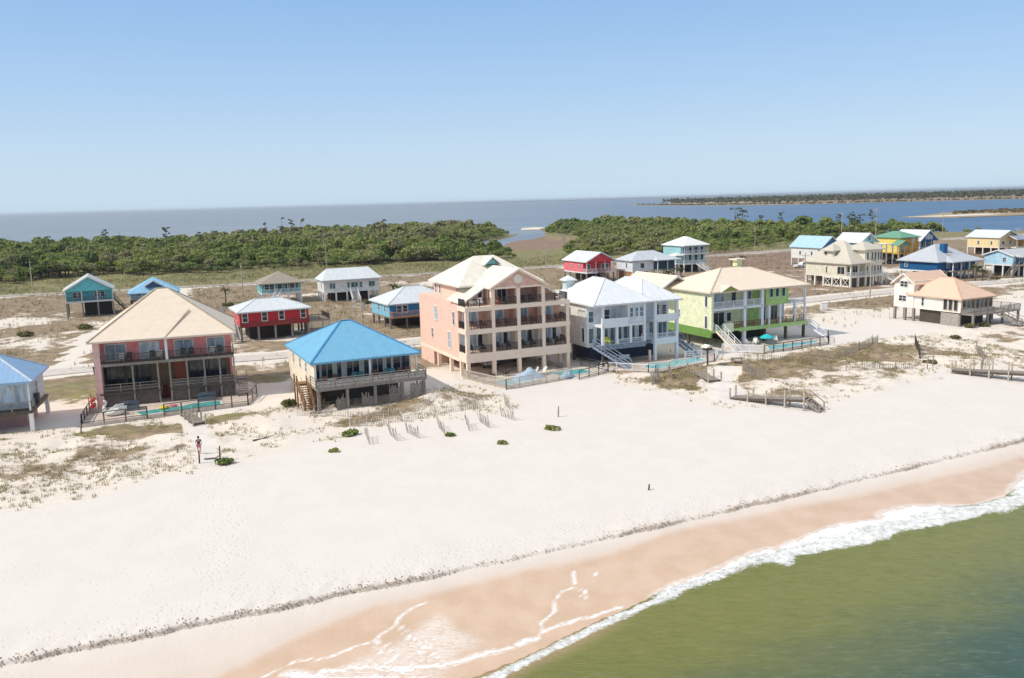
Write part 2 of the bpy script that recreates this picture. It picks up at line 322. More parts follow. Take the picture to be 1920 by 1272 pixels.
m,t,b=newmat('beach_sand_and_scrub');P=t('NewGeometry').outputs['Position']
s1=t.noise(P,.35,5,.6);s2=t.noise(P,3.5,4,.65);s3=t.noise(P,22.,2)
sand=t.mix(t.ss(s1,.3,.7),(.665,.607,.556),(.69,.633,.583))
sand=t.mix(t.math('MULTIPLY',t.ss(s2,.55,.8),.12),sand,(.62,.54,.46))
wv=t.attr('wet');sand=t.mix(wv,sand,t.mix(t.ss(t.noise(P,.5,4),.3,.7),(.57,.40,.28),(.635,.46,.34)))
vg=t.attr('veg');gr=t.attr('green');br=t.attr('brown')
inl=t.ss(vg,.02,.3);sand=t.mix(t.math('MULTIPLY',inl,.5),sand,t.mix(t.ss(s2,.35,.65),(.62,.50,.38),(.80,.71,.60)))
na=t.noise(P,.16,8,.62,.6);nb=t.noise(P,.62,7,.7);nc=t.noise(P,6.,4,.7)
fld=t.math('ADD',t.math('ADD',t.math('MULTIPLY',na,.5),t.math('MULTIPLY',nb,.32)),t.math('MULTIPLY',nc,.18))
th=t.math('SUBTRACT',1.,vg)
cov=t.ss(t.math('SUBTRACT',fld,t.math('ADD',t.math('MULTIPLY',th,.62),.19)),-.035,.035)
cov=t.math('MULTIPLY',cov,t.ss(vg,.03,.2))
hue=t.noise(P,.6,5,.65)
vc=t.mix(t.ss(hue,.35,.65),(.15,.105,.058),(.315,.225,.13))
gc=t.mix(t.ss(nb,.35,.65),(.10,.10,.026),(.235,.215,.065))
hg=t.ss(t.math('ADD',t.math('SUBTRACT',t.noise(P,.22,5,.6),.5),gr),.30,.62)
vc=t.mix(hg,vc,gc)
vc=t.mix(t.math('MULTIPLY',br,.8),vc,t.mix(t.ss(nb,.3,.7),(.155,.082,.060),(.27,.165,.12)))
vc=t.mix(t.math('MULTIPLY',t.ss(nc,.5,.75),.6),vc,(.12,.085,.05))
col=t.mix(t.math('MULTIPLY',cov,.92),sand,vc)
wk=t.attr('scarp_dark');col=t.mix(t.math('MULTIPLY',t.ss(t.math('ADD',wk,t.math('MULTIPLY',t.math('SUBTRACT',t.noise(t('Mapping',{0:P,'Rotation':(0,0,R(-27)),'Scale':(2.2,.5,1)}).outputs[0],2.,4,.7),.5),1.6)),.5,.8),.55),col,(.33,.235,.16))  # scarp edge darkened in a narrow broken band
fo=t.attr('foam');bub=t.noise(t('Mapping',{0:P,'Rotation':(0,0,R(-35)),'Scale':(.8,2.4,1)}).outputs[0],2.2,7,.72,1.2)
vor=t('TexVoronoi',{'Vector':t.mix(.35,P,t('TexNoise',{'Vector':P,'Scale':1.2,'Detail':4.}).outputs[1],'ADD'),'Scale':2.1},feature='DISTANCE_TO_EDGE').outputs['Distance']
fm=t.ss(t.math('ADD',t.math('MULTIPLY',fo,1.15),t.math('MULTIPLY',t.math('SUBTRACT',bub,.5),1.9)),.52,.86)
fm=t.math('MAXIMUM',fm,t.math('MULTIPLY',t.math('MULTIPLY',t.ss(vor,.05,.0),t.ss(fo,.1,.3)),.28))
fm=t.math('MAXIMUM',fm,t.math('MULTIPLY',t.ss(fo,.12,.4),t.math('MULTIPLY',t.ss(bub,.32,.62),.5)))
fm=t.math('MULTIPLY',fm,t.ss(fo,.02,.12))
col=t.mix(fm,col,(.86,.87,.86))
fv=t('TexVoronoi',{'Vector':P,'Scale':1.7,'Randomness':1.}).outputs['Distance'];fq=t.math('MULTIPLY',t.ss(fv,.30,.12),t.ss(t.noise(P,.12,3,.6),.45,.6))
tr_=t.attr('trail');fq=t.math('MAXIMUM',t.math('MULTIPLY',fq,.45),t.math('MULTIPLY',t.ss(t('TexVoronoi',{'Vector':P,'Scale':2.4}).outputs['Distance'],.34,.12),tr_))
fq=t.math('MULTIPLY',fq,t.math('SUBTRACT',1.,wv))
col=t.mix(t.math('MULTIPLY',fq,.10),col,(.5,.42,.35))
bmp=t('Bump',{'Strength':.45,'Distance':.09,'Height':t.math('SUBTRACT',t.math('ADD',t.math('MULTIPLY',s2,.5),t.math('MULTIPLY',s3,.25)),t.math('MULTIPLY',fq,.9))})
rg=t.math('SUBTRACT',.95,t.math('MULTIPLY',wv,.70))
setb(t,b,Base_Color=col,Roughness=rg,Specular_IOR_Level=.25,Normal=bmp.outputs[0])
ground=struct(grid('ground',cols,rows,m,height,dict(veg=veg,green=green,brown=brown,wet=wet,foam=foam,scarp_dark=scarp_dark,trail=lambda X,Y,D:np.maximum(sstep(3.2,.4,lined(X,Y,[(-29.5,78),(-25,70),(-22,62),(-20,54),(-17,49)])),.8*sstep(2.5,.8,np.abs(D-1.8))))),label='white sand beach, dunes and sandy scrub lots of the barrier island')
# ---------------------------------------------------------------- gulf water
m,t,b=newmat('gulf_water');P=t('NewGeometry').outputs['Position']
dp=t.attr('deep');mp=t('Mapping',{0:P,'Rotation':(0,0,R(-27)),'Scale':(.5,1.6,1)}).outputs[0]
w1=t.noise(mp,.22,5,.6,.8);w2=t.noise(mp,1.7,7,.72,.4)
c=t.mix(t.ss(t.math('ADD',dp,t.math('MULTIPLY',t.math('SUBTRACT',w1,.5),.5)),.05,.95),(.195,.20,.046),(.042,.092,.07))
c=t.mix(t.math('MULTIPLY',t.ss(w2,.5,.70),.6),c,t.mix(dp,(.25,.24,.085),(.12,.19,.17)))
c=t.mix(t.math('MULTIPLY',t.ss(w2,.5,.30),.55),c,t.mix(dp,(.135,.15,.03),(.028,.07,.055)))
sh=t.attr('shallow');c=t.mix(sh,c,(.42,.30,.16))
fo=t.attr('foam');bub=t.noise(t('Mapping',{0:P,'Rotation':(0,0,R(-27)),'Scale':(.8,2.2,1)}).outputs[0],1.9,8,.74,1.5)
fm=t.ss(t.math('ADD',t.math('MULTIPLY',fo,1.15),t.math('MULTIPLY',t.math('SUBTRACT',bub,.5),1.9)),.46,.80)
fm=t.math('MULTIPLY',fm,t.ss(fo,.02,.15))
c=t.mix(fm,c,t.mix(t.ss(t.noise(P,2.4,6,.7,.8),.36,.62),(.56,.55,.50),(.88,.88,.87)))
bmp=t('Bump',{'Strength':.9,'Distance':.35,'Height':t.math('ADD',t.math('MULTIPLY',t.noise(mp,.8,7,.68),.9),t.math('MULTIPLY',bub,.25))})
setb(t,b,Base_Color=c,Roughness=t.math('ADD',.16,t.math('MULTIPLY',fm,.6)),Specular_IOR_Level=.5,IOR=1.33,Normal=bmp.outputs[0])
def seaz(X,Y):
    D=(Y-ys(X))*.91
    z=.06+.12*(fbm(X*.9,D,.25,3,91)-.5)+.10*(fbm(X,Y,.9,2,93)-.5)*sstep(-6,-12,D)
    z=z+.22*np.clip(foam(X,Y,D),0,1)*sstep(-20,-9,D)*(fbm(X,Y,1.6,3,95)+.2)*sstep(6,14,X)
    z=z+.35*np.exp(-((D+26+2*np.sin(X*.09))/2.2)**2)
    return z
gcols=np.unique(np.concatenate([np.arange(-40,80,.3),-np.geomspace(40,400,14),np.geomspace(80,400,14)]))
grows=np.concatenate([-np.geomspace(30,900,24)[::-1],np.arange(-29,-16,.5),np.arange(-16,-3,.2)])
sea_in=LO+[(120,125),(120,-600),(-60,-600),(-30,36)]
struct(grid('gulf_water',gcols,grows,m,lambda X,Y:np.where(polysd(X,Y,UP+[(200,200),(200,-900),(-500,-900),(-500,20),(-13,38.6),(-8,40.4)])>-.4,seaz(X,Y),-.55),dict(foam=foam,deep=lambda X,Y,D:sstep(-9,-30,D+.05*(X-20))*.85+.3*sstep(20,60,X-(Y-60)),shallow=lambda X,Y,D:.8*sstep(1.3,-.2,polysd(X,Y,sea_in))*sstep(9,3,X)*1.)),label='green gulf water breaking in white foam on the beach')
# ---------------------------------------------------------------- bay water
m,t,b=newmat('bay_water');P=t('NewGeometry').outputs['Position']
mp=t('Mapping',{0:P,'Rotation':(0,0,R(10)),'Scale':(.3,1.,1)}).outputs[0]
n1=t.noise(mp,.012,6,.6);n2=t.noise(mp,.25,4,.6)
sx=t('SeparateXYZ',{0:P});ratio=t.ss(t.math('DIVIDE',sx.outputs[0],t.math('MAXIMUM',sx.outputs[1],10.)),-.15,.45)
c=t.mix(ratio,t.mix(t.ss(n1,.35,.65),(.20,.24,.28),(.25,.285,.32)),t.mix(t.ss(n1,.35,.65),(.055,.125,.23),(.08,.155,.265)))
c=t.mix(t.math('MULTIPLY',t.ss(n2,.5,.7),.2),c,(.24,.28,.31))
bmp=t('Bump',{'Strength':1.,'Distance':.5,'Height':n2})
setb(t,b,Base_Color=c,Roughness=.45,Specular_IOR_Level=.22,IOR=1.33,Normal=bmp.outputs[0])
mb=MB();xs=[-26000,-3000,-600,600,3000,26000];yv=[330,1500,6000,30000]
mb.add([(x,y,0) for y in yv for x in xs],[(r*6+i,r*6+i+1,r*6+i+7,r*6+i+6) for r in range(3) for i in range(5)])
struct(obj('bay_water',mb,m),label='wide grey blue bay behind the island')
# ---------------------------------------------------------------- roads draped on the ground
def ribbon(name,line,w,m,label,lift=.07,step=2.):
    pts=[]
    for (ax,ay),(bx,by) in zip(line[:-1],line[1:]):
        n=max(1,int(math.hypot(bx-ax,by-ay)/step));pts+=[(ax+(bx-ax)*i/n,ay+(by-ay)*i/n) for i in range(n)]
    pts.append(line[-1]);pts=np.array(pts)
    for _ in range(6): pts[1:-1]=(pts[:-2]+2*pts[1:-1]+pts[2:])/4
    tg=np.gradient(pts,axis=0);tg/=np.linalg.norm(tg,axis=1)[:,None];nr=np.stack([-tg[:,1],tg[:,0]],1)
    offs=np.linspace(-w/2,w/2,5);mb=MB();Z=[]
    al=[pts+nr*o for o in offs]
    zz=[height(a[:,0],a[:,1]) for a in al];zz=np.maximum.reduce(zz)+lift
    vs=[(al[j][i,0],al[j][i,1],zz[i]) for i in range(len(pts)) for j in range(5)]
    mb.add(vs,[(i*5+j,i*5+j+1,i*5+j+6,i*5+j+5) for i in range(len(pts)-1) for j in range(4)])
    return struct(obj(name,mb,m,smooth=True),label=label)
ASPH=pm('pale_road',(205,192,178),'plain',.62,var=.15);LANE=pm('beach_lane_concrete',(232,220,208),'plain',.72,var=.12)
ribbon('main_road',MROAD[:-1],6.2,ASPH,'pale two lane road along the edge of the green thicket')
ribbon('beach_road',BROAD,5.6,LANE,'pale sandy lane behind the beachfront houses')
# ---------------------------------------------------------------- house kit (local x along the beach front, y inland, z above sea)
class House:
    def __init__(s,name,label,cat,x,y,yaw,zb=2.,group=None):
        s.x,s.y,s.a,s.zb=x,y,R(yaw),zb
        s.root=tag(empty(name,(x,y,zb),s.a),label,cat,group)
    def W(s,lx,ly): c,n=math.cos(s.a),math.sin(s.a);return s.x+c*lx-n*ly,s.y+n*lx+c*ly
    def p(s,name,mb,m,parent=None,smooth=False): return obj(name,mb,m,parent or s.root,-s.zb,smooth)
    def box(s,name,b,m,parent=None): return s.p(name,MB().box(*b),m,parent)
    def gz(s,lx,ly): return T(*s.W(lx,ly))
    def posts(s,pts,ztop,m,r=.15,zbot=None,name='post'):
        for (lx,ly) in pts:
            z0=(s.gz(lx,ly)-.3) if zbot is None else zbot
            s.box(name,(lx-r,lx+r,ly-r,ly+r,z0,ztop),m)
    def hip(s,x0,x1,y0,y1,ze,zr,a,b,m,th=.22,name='roof',cap=None,parent=None):
        e=[(x0,y0),(x1,y0),(x1,y1),(x0,y1)]; mb=MB()
        vs=[(x,y,ze) for x,y in e]+[(x,y,ze-th) for x,y in e]+[(a[0],a[1],zr),(b[0],b[1],zr)]
        if abs(b[0]-a[0])>=abs(b[1]-a[1]): top=[(0,1,9,8),(1,2,9),(2,3,8,9),(3,0,8)]
        else: top=[(0,1,8),(1,2,9,8),(2,3,9),(3,0,8,9)]
        if a==b: top=[(0,1,8),(1,2,8),(2,3,8),(3,0,8)];vs=vs[:9]
        mb.add(vs,top+[(4,5,1,0),(5,6,2,1),(6,7,3,2),(7,4,0,3),(7,6,5,4)])
        r=s.p(name,mb,m,parent)
        if cap:
            cb=MB();alongx=abs(b[0]-a[0])>=abs(b[1]-a[1])
            ends=[a,b,b,a] if alongx else [a,a,b,b]
            for (ex,ey),q in zip(e,ends): cb.beam((ex,ey,ze+.02),(q[0],q[1],zr+.02),.22,.08)
            if a!=b: cb.beam((a[0],a[1],zr+.02),(b[0],b[1],zr+.02),.24,.1)
            s.p('ridge_cap',cb,cap,r)
        return r
    def gable(s,x0,x1,y0,y1,ze,zr,axis,m,th=.18,name='roof',trim=None,parent=None):
        """two sloping slabs; axis is the ridge direction; x0.. are the eave edges"""
        mb=MB()
        if axis=='y':
            xm=(x0+x1)/2;mb.extr([(x0,y0,ze),(xm,y0,zr),(x1,y0,ze),(x1,y0,ze-th),(xm,y0,zr-th*1.2),(x0,y0,ze-th)],(0,y1-y0,0))
        else:
            ym=(y0+y1)/2;mb.extr([(x0,y0,ze),(x0,ym,zr),(x0,y1,ze),(x0,y1,ze-th),(x0,ym,zr-th*1.2),(x0,y0,ze-th)],(x1-x0,0,0))
        r=s.p(name,mb,m,parent)
        if trim:
            if axis=='y':
                for yy in (y0-.03,y1+.03):
                    tb=MB();tb.beam((x0,yy,ze-.08),((x0+x1)/2,yy,zr-.08),.06,.26);tb.beam((x1,yy,ze-.08),((x0+x1)/2,yy,zr-.08),.06,.26);s.p('fascia',tb,trim,r)
            else:
                for xx in (x0-.03,x1+.03):
                    tb=MB();tb.beam((xx,y0,ze-.08),(xx,(y0+y1)/2,zr-.08),.06,.26);tb.beam((xx,y1,ze-.08),(xx,(y0+y1)/2,zr-.08),.06,.26);s.p('fascia',tb,trim,r)
        return r
    def gwall(s,x0,x1,y,ze,zr,m,axis='F',th=.14,name='gable_wall'):
        mb=MB()
        if axis=='F': mb.extr([(x0,y,ze),(x1,y,ze),((x0+x1)/2,y,zr)],(0,th,0))
        else: mb.extr([(y,x0,ze),(y,x1,ze),(y,(x0+x1)/2,zr)],(th,0,0))
        return s.p(name,mb,m)
    def _m(s,face,pl):
        return {'F':lambda u,v,n:(u,pl-n,v),'B':lambda u,v,n:(u,pl+n,v),'L':lambda u,v,n:(pl-n,u,v),'R':lambda u,v,n:(pl+n,u,v)}[face]
    def win(s,face,pl,c,z0,w,h,nv=1,nh=1,fm=None,gm=None,fw=.11,name='window'):
        f=s._m(face,pl);mb=MB()
        def bx(u0,u1,v0,v1,n0,n1):
            a=f(u0,v0,n0);b=f(u1,v1,n1);mb.box(min(a[0],b[0]),max(a[0],b[0]),min(a[1],b[1]),max(a[1],b[1]),min(a[2],b[2]),max(a[2],b[2]))
        u0,u1,v0,v1=c-w/2,c+w/2,z0,z0+h
        bx(u0-fw,u0,v0-fw,v1+fw,.0,.09);bx(u1,u1+fw,v0-fw,v1+fw,.0,.09);bx(u0,u1,v1,v1+fw,.0,.09);bx(u0,u1,v0-fw,v0,.0,.11)
        for i in range(1,nv+1): bx(u0+w*i/(nv+1)-.035,u0+w*i/(nv+1)+.035,v0,v1,.0,.075)
        for i in range(1,nh+1): bx(u0,u1,v0+h*i/(nh+1)-.03,v0+h*i/(nh+1)+.03,.0,.07)
        fr=s.p(name,mb,fm or WHITE);g=MB();a=f(u0,v0,.005);b=f(u1,v1,.035)
        g.box(min(a[0],b[0]),max(a[0],b[0]),min(a[1],b[1]),max(a[1],b[1]),min(a[2],b[2]),max(a[2],b[2]))
        s.p('pane',g,gm or GL,fr);return fr
    def door(s,face,pl,c,z0,w=.9,h=2.05,m=None,gm=None,double=False):
        return s.win(face,pl,c,z0+.11,w,h,1 if double else 0,0,m or WHITE,gm or GL,.12,'door')
    def rail(s,pts,z,h=1.05,m=None,step=1.8,bal=.14,solid=0,bt=.03,pr=.05,name='railing',zs=None):
        mb=MB();m=m or WHITE
        for k,(a,b) in enumerate(zip(pts[:-1],pts[1:])):
            L=math.hypot(b[0]-a[0],b[1]-a[1]);z0,z1=(z,z) if zs is None else (zs[k],zs[k+1])
            mb.beam((*a,z0+h),(*b,z1+h),.10,.07)
            n=max(1,round(L/step))
            for i in range(n+1):
                q=i/n;x,y,zz=a[0]+(b[0]-a[0])*q,a[1]+(b[1]-a[1])*q,z0+(z1-z0)*q;mb.box(x-pr,x+pr,y-pr,y+pr,zz,zz+h+.02)
            if solid: 
                mb.beam((*a,z0+h*.5),(*b,z1+h*.5),.045,h*.86)
            elif bal:
                mb.beam((*a,z0+.12),(*b,z1+.12),.05,.05)
                k=int(L/bal)
                for i in range(k):
                    q=(i+.5)/k;x,y,zz=a[0]+(b[0]-a[0])*q,a[1]+(b[1]-a[1])*q,z0+(z1-z0)*q;mb.box(x-bt/2,x+bt/2,y-bt/2,y+bt/2,zz+.12,zz+h)
            else:
                for j in (.33,.66): mb.beam((*a,z0+h*j),(*b,z1+h*j),.03,.08)
        return s.p(name,mb,m)
    def stairs(s,top,bot,wv,m,n=None,rm=None,h=.95,solid=False):
        """top, bot: centre points; wv: half width vector (x, y)"""
        top=Vector(top);bot=Vector(bot);wv=Vector((wv[0],wv[1],0));mb=MB();n=n or max(3,int((top.z-bot.z)/.2))
        d=(bot-top);dh=Vector((d.x,d.y,0)).normalized()
        for sg in (-1,1): mb.beam(top+wv*sg+Vector((0,0,-.12)),bot+wv*sg+Vector((0,0,-.06)),.08,.3)
        for i in range(n):
            c=top+d*((i+.6)/n);e=dh*.15
            mb.add([c-wv-e,c+wv-e,c+wv+e,c-wv+e]+[v-Vector((0,0,.06)) for v in (c-wv-e,c+wv-e,c+wv+e,c-wv+e)],[(0,1,2,3),(7,6,5,4),(0,4,5,1),(1,5,6,2),(2,6,7,3),(3,7,4,0)])
            if solid: 
                k=c+dh*.14-Vector((0,0,.14));mb.beam(k-wv,k+wv,.03,.2)
        st=s.p('staircase',mb,m);rb=MB()
        for sg in (-1,1):
            a=top+wv*sg;b=bot+wv*sg;rb.beam(a+Vector((0,0,h)),b+Vector((0,0,h)),.09,.07);rb.beam(a+Vector((0,0,h*.5)),b+Vector((0,0,h*.5)),.05,.06)
            for q in (0,.33,.66,1): e=a+(b-a)*q;rb.box(e.x-.05,e.x+.05,e.y-.05,e.y+.05,e.z-.1 if q<1 else bot.z-.2,e.z+h+.03)
        s.p('handrail',rb,rm or m,st);return st
# ---- shared furniture, one mesh each, copied
def chair_mb(w=.62):
    b=MB();b.box(-w/2,w/2,-.28,.3,.36,.42);b.extr([(-w/2,.26,.40),(-w/2,.50,1.0),(-w/2,.55,.98),(-w/2,.32,.38)],(w,0,0))
    for x in (-w/2+.03,w/2-.03):
        for y in (-.25,.28): b.box(x-.03,x+.03,y-.03,y+.03,0,.38)
        b.box(x-.04,x+.04,-.28,.36,.58,.62);b.box(x-.03,x+.03,-.27,-.21,.38,.6)
    return b
CH={}
def chair(h,lx,ly,z,rz,m,label,group):
    k=m.name;x,y=h.W(lx,ly)
    if k not in CH:
        o=obj('patio_chair',chair_mb(),m);CH[k]=o
    else: o=CH[k].copy();C.objects.link(o)
    o.location=(x,y,z);o.rotation_euler=(0,0,h.a+rz);tag(o,label,'chair',group);return o
TB={}
def table(h,lx,ly,z,m,label,group=None,r=.55):
    x,y=h.W(lx,ly);k=m.name
    if k not in TB: TB[k]=obj('patio_table',MB().lathe((0,0,0),[(.28,0),(.28,.04),(.05,.06),(.05,.68),(r,.69),(r,.74)],12),m);o=TB[k]
    else: o=TB[k].copy();C.objects.link(o)
    o.location=(x,y,z);tag(o,label,'table',group);return o
DCH=pm('dark_chair_paint',(66,60,60),'plain',.9);WCH=pm('white_chair_paint',(235,232,226),'plain',.85);TCH=pm('teal_chair_paint',(90,150,150),'plain',.85);RCH=pm('red_brown_chair_paint',(150,88,70),'plain',.85)
def pooldeck(name,h,pts,z,m,label):
    mb=MB().prism([h.W(*p) for p in pts],1.2,z);return struct(obj(name,mb,m),label=label)
def pool(h,pts,z,wm,label,depthlabel=None):
    w=[h.W(*p) for p in pts];cx=sum(p[0] for p in w)/len(w);cy=sum(p[1] for p in w)/len(w)
    r=tag(empty('swimming_pool',(cx,cy,z),0),label,'pool')
    q=[(x-cx,y-cy) for x,y in w]
    obj('pool_water',MB().prism(q,.004,.02),wm,r)
    cb=MB()
    for a,b in zip(q,q[1:]+q[:1]): cb.beam((*a,.045),(*b,.045),.32,.08)
    obj('coping',cb,CONC,r);return r
def poolfence(name,h,pts,z,m,label,hh=1.2,step=2.,panel=None,top=True,zs=None):
    w=[h.W(*p) for p in pts];x0,y0=w[0];r=tag(empty(name,(x0,y0,z),0),label,'fence');rb=MB();pb=MB()
    for (ax,ay),(bx,by) in zip(w[:-1],w[1:]):
        L=math.hypot(bx-ax,by-ay);n=max(1,round(L/step))
        for i in range(n+1):
            q=i/n;x,y=ax+(bx-ax)*q-x0,ay+(by-ay)*q-y0
            zg=min(T(x+x0,y+y0)-z-.2,0);obj('post',MB().box(x-.055,x+.055,y-.055,y+.055,zg,hh),m,r)
        a=(ax-x0,ay-y0);b=(bx-x0,by-y0);rb.beam((*a,hh-.04),(*b,hh-.04),.08,.09);rb.beam((*a,.14),(*b,.14),.05,.07)
        if panel=='slat':
            k=int(L/.13)
            for i in range(k):
                q=(i+.5)/k;x,y=a[0]+(b[0]-a[0])*q,a[1]+(b[1]-a[1])*q;pb.box(x-.018,x+.018,y-.018,y+.018,.14,hh-.05)
        elif panel=='wire':
            for j in (.35,.55,.75,.95): pb.beam((*a,j*hh),(*b,j*hh),.015,.02)
    obj('rail',rb,m,r)
    if pb.v: obj('fence_panel',pb,m,r)
    return r
def watermat(name,a,b_):
    m,t,b=newmat(name);P=t('NewGeometry').outputs['Position'];n=t.noise(P,1.2,4,.6,.6)
    bp=t('Bump',{'Strength':.25,'Distance':.1,'Height':t.noise(P,3.,3)})
    setb(t,b,Base_Color=t.mix(t.ss(n,.35,.65),a,b_),Roughness=.08,IOR=1.33,Normal=bp.outputs[0]);return m
TURQ=watermat('pool_turquoise',(.05,.30,.29),(.10,.42,.39));PALEP=watermat('pool_pale_blue',(.36,.55,.58),(.50,.66,.68));AQUA=watermat('pool_aqua',(.08,.38,.42),(.20,.52,.55))
# ================================================================ front row
# ---- house at the left edge
PB=pm('pale_blue_siding',(196,214,226));BR=pm('bright_blue_metal_roof',(150,186,222),'roof',.85,rough=.42,spec=.6)
h=House('beach_house','pale blue house with blue metal hip roof cut off by the left edge','house',-61.4,87.4,18)
W=9.6
h.box('floor_deck',(0,W,0,9,3.95,4.32),DWOOD)
h.box('wall',(0.2,W-.3,1.7,8.8,4.32,7.45),PB)
for i,c in enumerate((1.8,4.6,7.0,8.3)): h.win('F',1.7,c,5.0,1.05,2.0,0,1,WHITE,GC)
h.win('R',W-.3,4.5,5.2,1.,1.6,0,1,WHITE,GL)
h.hip(-.4,W+.35,-.3,9.3,7.6,10.4,(4.3,4.6),(5.2,4.6),BR,cap=pm('white_metal_ridge',(225,232,238),'plain',.85))
h.posts([(.2,.2),(W-.15,.15),(W-.15,8.6),(.2,8.6),(4.8,.2),(4.8,8.6)],4.0,WHITE,.2)
h.posts([(W-.15,.15),(.2,.2)],7.4,WHITE,.09,4.3,'porch_post')
h.rail([(0,.1),(W,.1),(W,1.6)],4.32,1.0,WOOD,1.9,0)
h.box('storage_room',(1.,8.4,3.,8.4,1.6,3.95),pm('rose_board',(190,150,145)))
h.box('meter_box',(W-.28,W+.25,2.8,3.5,4.5,5.6),DARK)
# ---- pink duplex
PINK=pm('pink_siding',(240,150,148),'siding',1.);PPALE=pm('sunlit_pink_siding',(244,196,186),'siding',.95);RUST=pm('rust_siding',(176,96,70),'siding',.8)  # paler pink puts sunlight into the colour of the left pier and wall
BEI=pm('beige_shingle_roof',(240,220,198),'shingle',.92);LATT=pm('grey_lattice_board',(116,106,98),'wood',.75)
h=House('beach_house','pink duplex with tall beige hip roof, two decks and a pool','house',-49.41,99.13,18.8,2.2);pinkH=h
W=15.72;D=14.
h.box('wall',(0.,.72,0.,1.9,2.0,10.1),PPALE);h.box('wall',(0.,W-.2,1.9,D,7.55,10.1),PINK)
h.box('side_wall',(0.,.3,1.9,D,2.0,7.55),PPALE);h.box('side_wall',(W-.5,W-.2,2.6,D,2.0,7.55),PINK)
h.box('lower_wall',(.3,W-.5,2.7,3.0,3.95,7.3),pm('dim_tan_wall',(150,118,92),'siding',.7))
h.box('rust_wall',(8.7,10.1,2.45,2.7,3.95,7.25),RUST);h.box('rust_wall',(7.,7.7,3.4,9.,2.2,7.25),RUST)
for c,w in ((2.25,2.2),(6.05,2.05),(10.0,2.05),(13.7,1.95)): h.win('F',1.9,c,7.68,w,1.85,1,0,WHITE,GB if c!=6.05 else GC,.12)
b=MB().beam((8.05,-.45,10.36),(10.9,3.15,13.13),.16,.1);h.p('roof_seam',b,pm('beige_seam',(206,188,164),'plain',.8))
h.hip(-.5,W+.5,-.5,D+.5,10.33,15.65,(7.1,7),(8.4,7),BEI,cap=pm('beige_ridge',(190,176,152),'plain',.8))
h.box('deck',(.72,W,0,1.9,7.24,7.56),DWOOD);h.box('deck',(.3,7.0,0,2.7,3.75,4.0),DWOOD);h.box('deck',(8.2,W,0,2.7,3.75,4.0),DWOOD)
h.box('skirting',(.3,6.95,.25,.4,2.2,3.75),LATT);h.box('skirting',(8.25,W,.25,.4,2.2,3.75),LATT);h.box('fascia_board',(.72,W,-.06,0,7.2,7.52),WOOD)
h.rail([(.75,.06),(W,.06),(W,1.9)],7.56,1.0,DWOOD,1.95,.13)
h.rail([(.5,.06),(6.9,.06),(6.9,2.6)],4.0,1.0,WOOD,1.9,0);h.rail([(8.25,2.6),(8.25,.06),(W,.06)],4.0,1.0,WOOD,1.9,0)
h.box('privacy_panel',(8.35,W-.1,.12,.17,4.0,4.9),LATT);h.box('privacy_panel',(.6,6.8,.12,.17,4.05,4.75),DWOOD)
h.box('centre_pier',(7.9,8.2,-.1,.2,7.56,10.1),WHITE)
h.posts([(4.1,.1),(6.9,.1),(8.25,.1),(10.2,.1),(12.2,.1),(14,.1),(W-.05,.1)],7.24,WOOD,.1)
for c,w in ((1.7,2.3),(4.5,2.6),(11.5,2.2),(13.7,1.9)): h.win('F',2.7,c,4.1,w,2.6,2,0,DARK,GL,.08,'sliding_door')
h.stairs((16.5,2.2,4.0),(16.5,-.7,2.35),(.6,0),WOOD);h.box('deck',(W,17.1,2.2,3.4,3.8,4.0),WOOD)
g='dark chairs along the pink duplex upper deck'
for i,x in enumerate((2.9,3.7,6.4,7.1,9.9,10.8,13.2,14.1)): chair(h,x,.95,7.56,random.uniform(-.3,.3),DCH if i%3 else WCH,('dark' if i%3 else 'white')+' patio chair on the upper deck of the pink duplex',g if i%3 else 'white chairs along the pink duplex upper deck')
deck=pm('pool_deck_paving',(222,204,190),'plain',.82,var=.12)
pdk=[(-.8,-7.6),(16.9,-4.4),(18.1,.2),(17.,3.2),(-.8,1.6)]
pooldeck('pool_deck',h,pdk,2.3,deck,'pinkish paving round the pink duplex pool')
pool(h,[(5.2,-6.3),(14.,-4.75),(13.8,-2.2),(10.6,-2.4),(9.4,-3.2),(6.5,-3.7),(4.2,-4.3)],2.3,TURQ,'turquoise kidney pool on the pink duplex deck')
poolfence('pool_fence',h,[(-.8,1.),(-.8,-7.5),(5.8,-6.45)],2.3,DWOOD,'dark wood rail fence at the left end of the pink duplex pool',1.1,2.1,'wire')
poolfence('pool_fence',h,[(7.6,-6.1),(16.9,-4.4),(18.1,.2)],2.3,DWOOD,'dark wood rail fence on the right of the beach path to the pink duplex pool',1.1,2.1,'wire')
def hottub(h,lx,ly,z,label):
    x,y=h.W(lx,ly);r=tag(empty('hot_tub',(x,y,z),h.a),label,'hot tub');sh=pm('grey_tub_panel',(120,128,140),'plain',.8)
    obj('tub_shell',MB().box(-1.,1.,-.95,.95,0,.78),sh,r);obj('tub_cover',MB().extr([(-1.05,-1,.78),(0,-1,.92),(1.05,-1,.78),(1.05,-1,.70),(-1.05,-1,.70)],(0,2,0)),pm('dark_blue_cover',(62,70,84),'plain',.9),r);return r
hottub(h,12.2,-1.2,2.3,'covered hot tub on the right of the pink duplex pool deck');hottub(h,3.6,-2.2,2.3,'covered hot tub behind the white inflatable swan')
